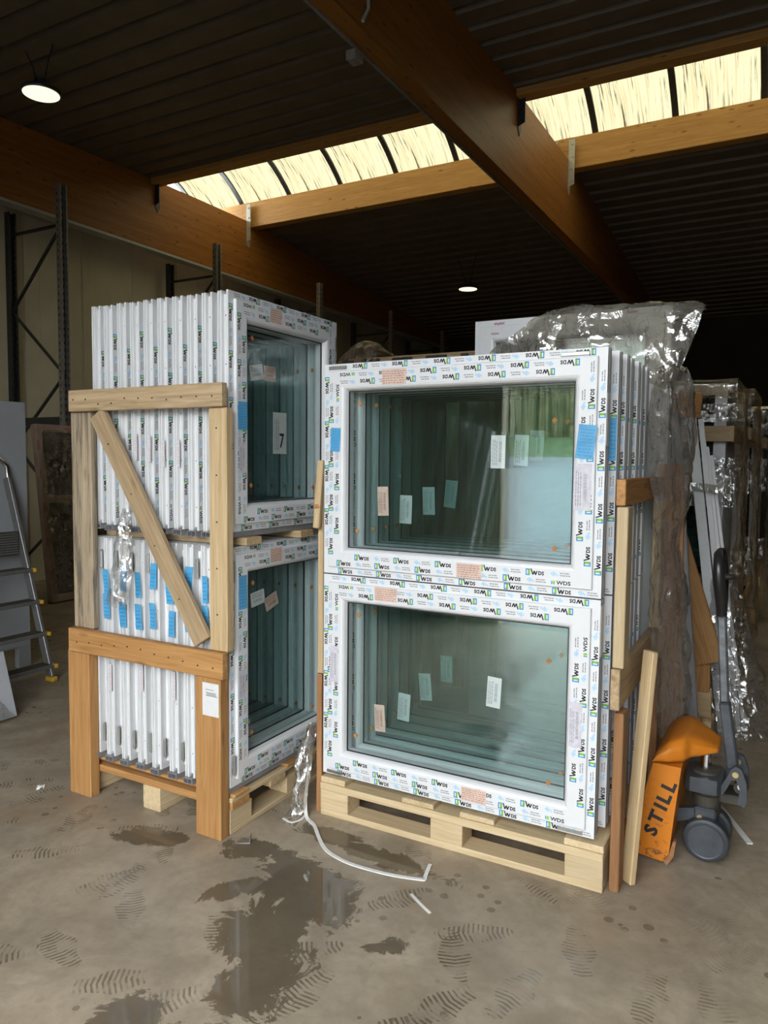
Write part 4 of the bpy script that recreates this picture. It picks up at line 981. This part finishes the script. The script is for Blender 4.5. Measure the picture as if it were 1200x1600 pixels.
# ------------------------------------------------------------------ wrapped crates of dark windows in the background on the right
def dark_crate(x1, y0, w, d, h, lab, tint):
    t = thing('wrapped_crate', lab, 'crate', (x1-w, y0, 0), group='wrapped crates of dark windows')
    for yy in (0, d-.09):
        board('bottom_board', t, (0, yy, 0), (w, yy+.09, .024), 'pine'); board('deck_board', t, (0, yy, .1145), (w, yy+.09, .14), 'pine')
        for x0 in (0, w/2-.06, w-.12): board('block', t, (x0, yy, .0245), (x0+.12, yy+.09, .114), 'pine')
    n = int((d-.1)/.12)
    for k in range(n):
        yk = .03+k*.12
        mb = MB(); mb.ring([(0, 0), (.07, 0), (.07, .07), (0, .07)], .02, .16, w-.02, h, 'off_white' if k else 'silver_profile'); f = mb.build('window_frame', t, loc=(0, yk, 0))
        mb = MB(); mb.box((.08, .03, .22), (w-.08, .045, h-.06), 'dark_glass'); mb.build('glass_pane', f)
        if k == 0:
            for (x0, wd) in ((w*.45, .05),):
                mb = MB(); mb.bbox((x0, -.002, .22), (x0+wd, .06, h-.06), 'off_white', .003); mb.build('mullion', f)
    for zz, m_ in ((.36, 'pine'), (h*.82, 'pine_grey')):
        board('plank', t, (-.01, -.035, zz), (w+.01, -.006, zz+.095), m_)
        board('side_plank', t, (w+.001, -.035, zz), (w+.03, d, zz+.095), m_)
    for zz, hh in ((h*.88, .11), (h*.62, .30), (h*.3, .22)):
        film_sheet('stretch_film', [[(-.02, -.045, zz+hh), (w*.5, -.05, zz+hh), (w+.04, -.045, zz+hh)], [(-.02, -.045, zz+hh/2), (w*.5, -.055, zz+hh/2), (w+.045, -.045, zz+hh/2)], [(-.02, -.045, zz), (w*.5, -.05, zz), (w+.04, -.045, zz)]], 'film_clear', .012, 8, 22, t)
    film_sheet('side_film', [[(w+.04, -.04, h), (w+.07, d*.5, h+.01), (w+.04, d, h)], [(w+.065, -.04, h*.7), (w+.08, d*.5, h*.7), (w+.065, d, h*.7)], [(w+.07, -.04, h*.35), (w+.09, d*.5, h*.35), (w+.07, d, h*.35)], [(w+.075, -.03, .12), (w+.12, d*.5, .1), (w+.075, d, .12)]], tint, .03, 8, 9, t)
    film_sheet('top_film', [[(-.02, -.045, h-.1), (w*.5, -.05, h-.08), (w+.04, -.045, h-.1)], [(-.02, -.04, h+.012), (w*.5, -.045, h+.015), (w+.04, -.04, h+.012)], [(-.02, d*.5, h+.02), (w*.5, d*.5, h+.03), (w+.04, d*.5, h+.02)], [(-.02, d, h+.015), (w*.5, d, h+.02), (w+.04, d, h+.015)]], tint, .01, 8, 9, t)
    return t
dark_crate(-.36, 5.02, .95, .95, 2.00, 'film-wrapped crate of dark windows just behind the white profiles', 'film_brown')
dark_crate(-.33, 6.35, .95, 1.0, 2.06, 'second film-wrapped crate of dark windows along the aisle', 'film_brown')
dark_crate(-.27, 7.75, .95, 1.0, 2.02, 'farthest film-wrapped crate of dark windows at the right edge', 'film')

# crate of black and timber pieces behind the right crate, with a plastic dome
bc = thing('packed_crate', 'tall crate with black and timber tops behind the right crate', 'crate', (-2.74, 4.42, 0))
xx = 0; k = 0
for k, (w_, m_) in enumerate([(.05, 'rack_dark'), (.06, 'brown_tape'), (.075, 'rack_dark'), (.07, 'rack_dark'), (.095, 'pine_grey'), (.08, 'rack_dark'), (.07, 'rack_dark'), (.10, 'pine_grey'), (.08, 'rack_dark'), (.07, 'rack_dark'), (.10, 'pine_grey'), (.05, 'rack_dark'), (.06, 'brown_tape')]):
    mb = MB(); mb.bbox((xx, 0, .03), (xx+w_-.004, .9, 2.19), m_, .003); mb.build('packed_frame' if m_ != 'pine_grey' else 'spacer_board', bc); xx += w_
for yy in (.02, .8): board('bottom_board', bc, (0, yy, 0), (xx, yy+.09, .029), 'pine')
board('top_board', bc, (0, .02, 2.1905), (xx, .05, 2.205), 'pine_grey')
tag(film_sheet('plastic_dome', [
    [(-2.95, 4.55, 2.05), (-2.80, 4.45, 2.02), (-2.62, 4.38, 2.02), (-2.45, 4.38, 2.02)],
    [(-2.95, 4.60, 2.20), (-2.80, 4.52, 2.26), (-2.66, 4.45, 2.27), (-2.50, 4.40, 2.23)],
    [(-2.92, 4.75, 2.24), (-2.80, 4.70, 2.32), (-2.66, 4.62, 2.34), (-2.50, 4.52, 2.24)],
    [(-2.90, 5.0, 2.22), (-2.80, 4.95, 2.28), (-2.66, 4.85, 2.28), (-2.50, 4.75, 2.24)]], 'film_brown', .02, 6, 7, seed=6), 'brownish plastic sheet bulging over the packed crate behind', 'plastic sheet')

# ------------------------------------------------------------------ film scraps, straps and litter
tag(film_sheet('film_tatter', [
    [(-2.425, 2.142, 1.29), (-2.395, 2.128, 1.30), (-2.36, 2.142, 1.29)],
    [(-2.46, 2.140, 1.16), (-2.41, 2.118, 1.17), (-2.36, 2.140, 1.16)],
    [(-2.50, 2.146, 1.0), (-2.44, 2.120, 1.0), (-2.37, 2.146, 1.02)],
    [(-2.54, 2.152, .90), (-2.46, 2.130, .88), (-2.40, 2.152, .90)]], 'film_clear', .014, 9, 24, seed=8), 'crinkled film tatter hanging from the brace of the left crate', 'film')
tag(film_sheet('film_heap', [
    [(-1.80, 2.60, .36), (-1.775, 2.57, .38), (-1.75, 2.60, .37)],
    [(-1.86, 2.66, .26), (-1.80, 2.53, .27), (-1.745, 2.56, .27)],
    [(-1.87, 2.70, .14), (-1.81, 2.50, .14), (-1.745, 2.53, .14)],
    [(-1.87, 2.66, .03), (-1.82, 2.49, .03), (-1.75, 2.50, .03)],
    [(-1.86, 2.52, .006), (-1.82, 2.44, .006), (-1.76, 2.45, .006)]], 'film', .022, 9, 17, seed=9), 'heap of crumpled clear film on the floor between the crates', 'film')
def strip(name, pts, w_, t_, lab, cat='strap', mat='strap'):
    pts = cr([Vector(p) for p in pts], 6); mb = MB(); vs = []; n = len(pts)
    for i, p in enumerate(pts):
        d = (pts[min(i+1, n-1)]-pts[max(i-1, 0)]); d.z = 0; d.normalize(); s_ = Vector((-d.y, d.x, 0))*w_/2
        for a, b in ((-1, 0), (1, 0), (1, 1), (-1, 1)): vs.append(p+s_*a+Vector((0, 0, t_*b)))
    mb.add(vs, [(4*i+q, 4*i+(q+1) % 4, 4*i+4+(q+1) % 4, 4*i+4+q) for i in range(n-1) for q in range(4)]+[(0, 1, 2, 3), (4*n-4, 4*n-3, 4*n-2, 4*n-1)], mat)
    return tag(mb.build(name), lab, cat)
strip('strapping_band', [(-1.765, 2.55, .17), (-1.765, 2.53, .06), (-1.735, 2.495, .004), (-1.67, 2.455, .002), (-1.59, 2.375, .002), (-1.517, 2.315, .002), (-1.43, 2.285, .002), (-1.352, 2.278, .002), (-1.223, 2.288, .002), (-1.115, 2.315, .002), (-1.102, 2.325, .002), (-1.108, 2.345, .002), (-1.127, 2.424, .002)], .014, .004, 'long white strapping band curving across the floor before the right crate')
strip('strapping_band', [(-1.755, 2.525, .002), (-1.745, 2.47, .002), (-1.757, 2.436, .002), (-1.775, 2.428, .002), (-1.815, 2.440, .002)], .010, .003, 'short bent white strap end on the floor between the crates')
strip('plastic_strip', [(-1.105, 2.222, .001), (-1.05, 2.185, .001), (-1.0, 2.155, .001)], .010, .002, 'thin white plastic scrap on the floor before the right crate', 'scrap')
strip('plastic_strip', [(-.262, 3.56, .002), (-.18, 3.38, .002), (-.093, 3.19, .002)], .022, .006, 'white plastic strip on the floor right of the pallet jack', 'scrap')
mb = MB(); mb.bbox((-.03, -.015, 0), (.02, .015, .003), 'steel', .001); mb.bbox((.017, -.015, .0032), (.02, .015, .030), 'steel', .001)
o = tag(mb.build('metal_bracket'), 'small bent metal bracket on the floor beside the left crate post', 'bracket'); o.location = (-1.83, 2.215, 0); o.rotation_euler = (0, 0, .5)
mb = MB(); rr = random.Random(3)
for k in range(5): a = rr.uniform(0, 3); mb.add([(rr.uniform(-.03, .03), rr.uniform(-.02, .02), rr.uniform(.001, .02)) for _ in range(4)], [(0, 1, 2), (0, 2, 3)], 'strap')
o = tag(mb.build('paper_scrap', recalc=False), 'crumpled white paper scrap on the floor left of the crate', 'scrap'); o.location = (-2.95, 2.116, 0)

# white profiles leaning beside the gate behind the viewer (they show mirrored in the panes)
for i in range(5):
    p = Vector((-3.20+.12*i, -1.18, .005)); q = Vector((-2.92+.13*i, -1.20, 1.98-.05*i))
    tag(beam_between('white_profile', None, p, q, .05-.004*i, .07, (1, 0, 0), 'pvc'), '%s white profile leaning on the front wall beside the gate' % ('leftmost', 'second', 'third', 'fourth', 'last')[i], 'profile', 'profiles beside the gate')
print('ok')
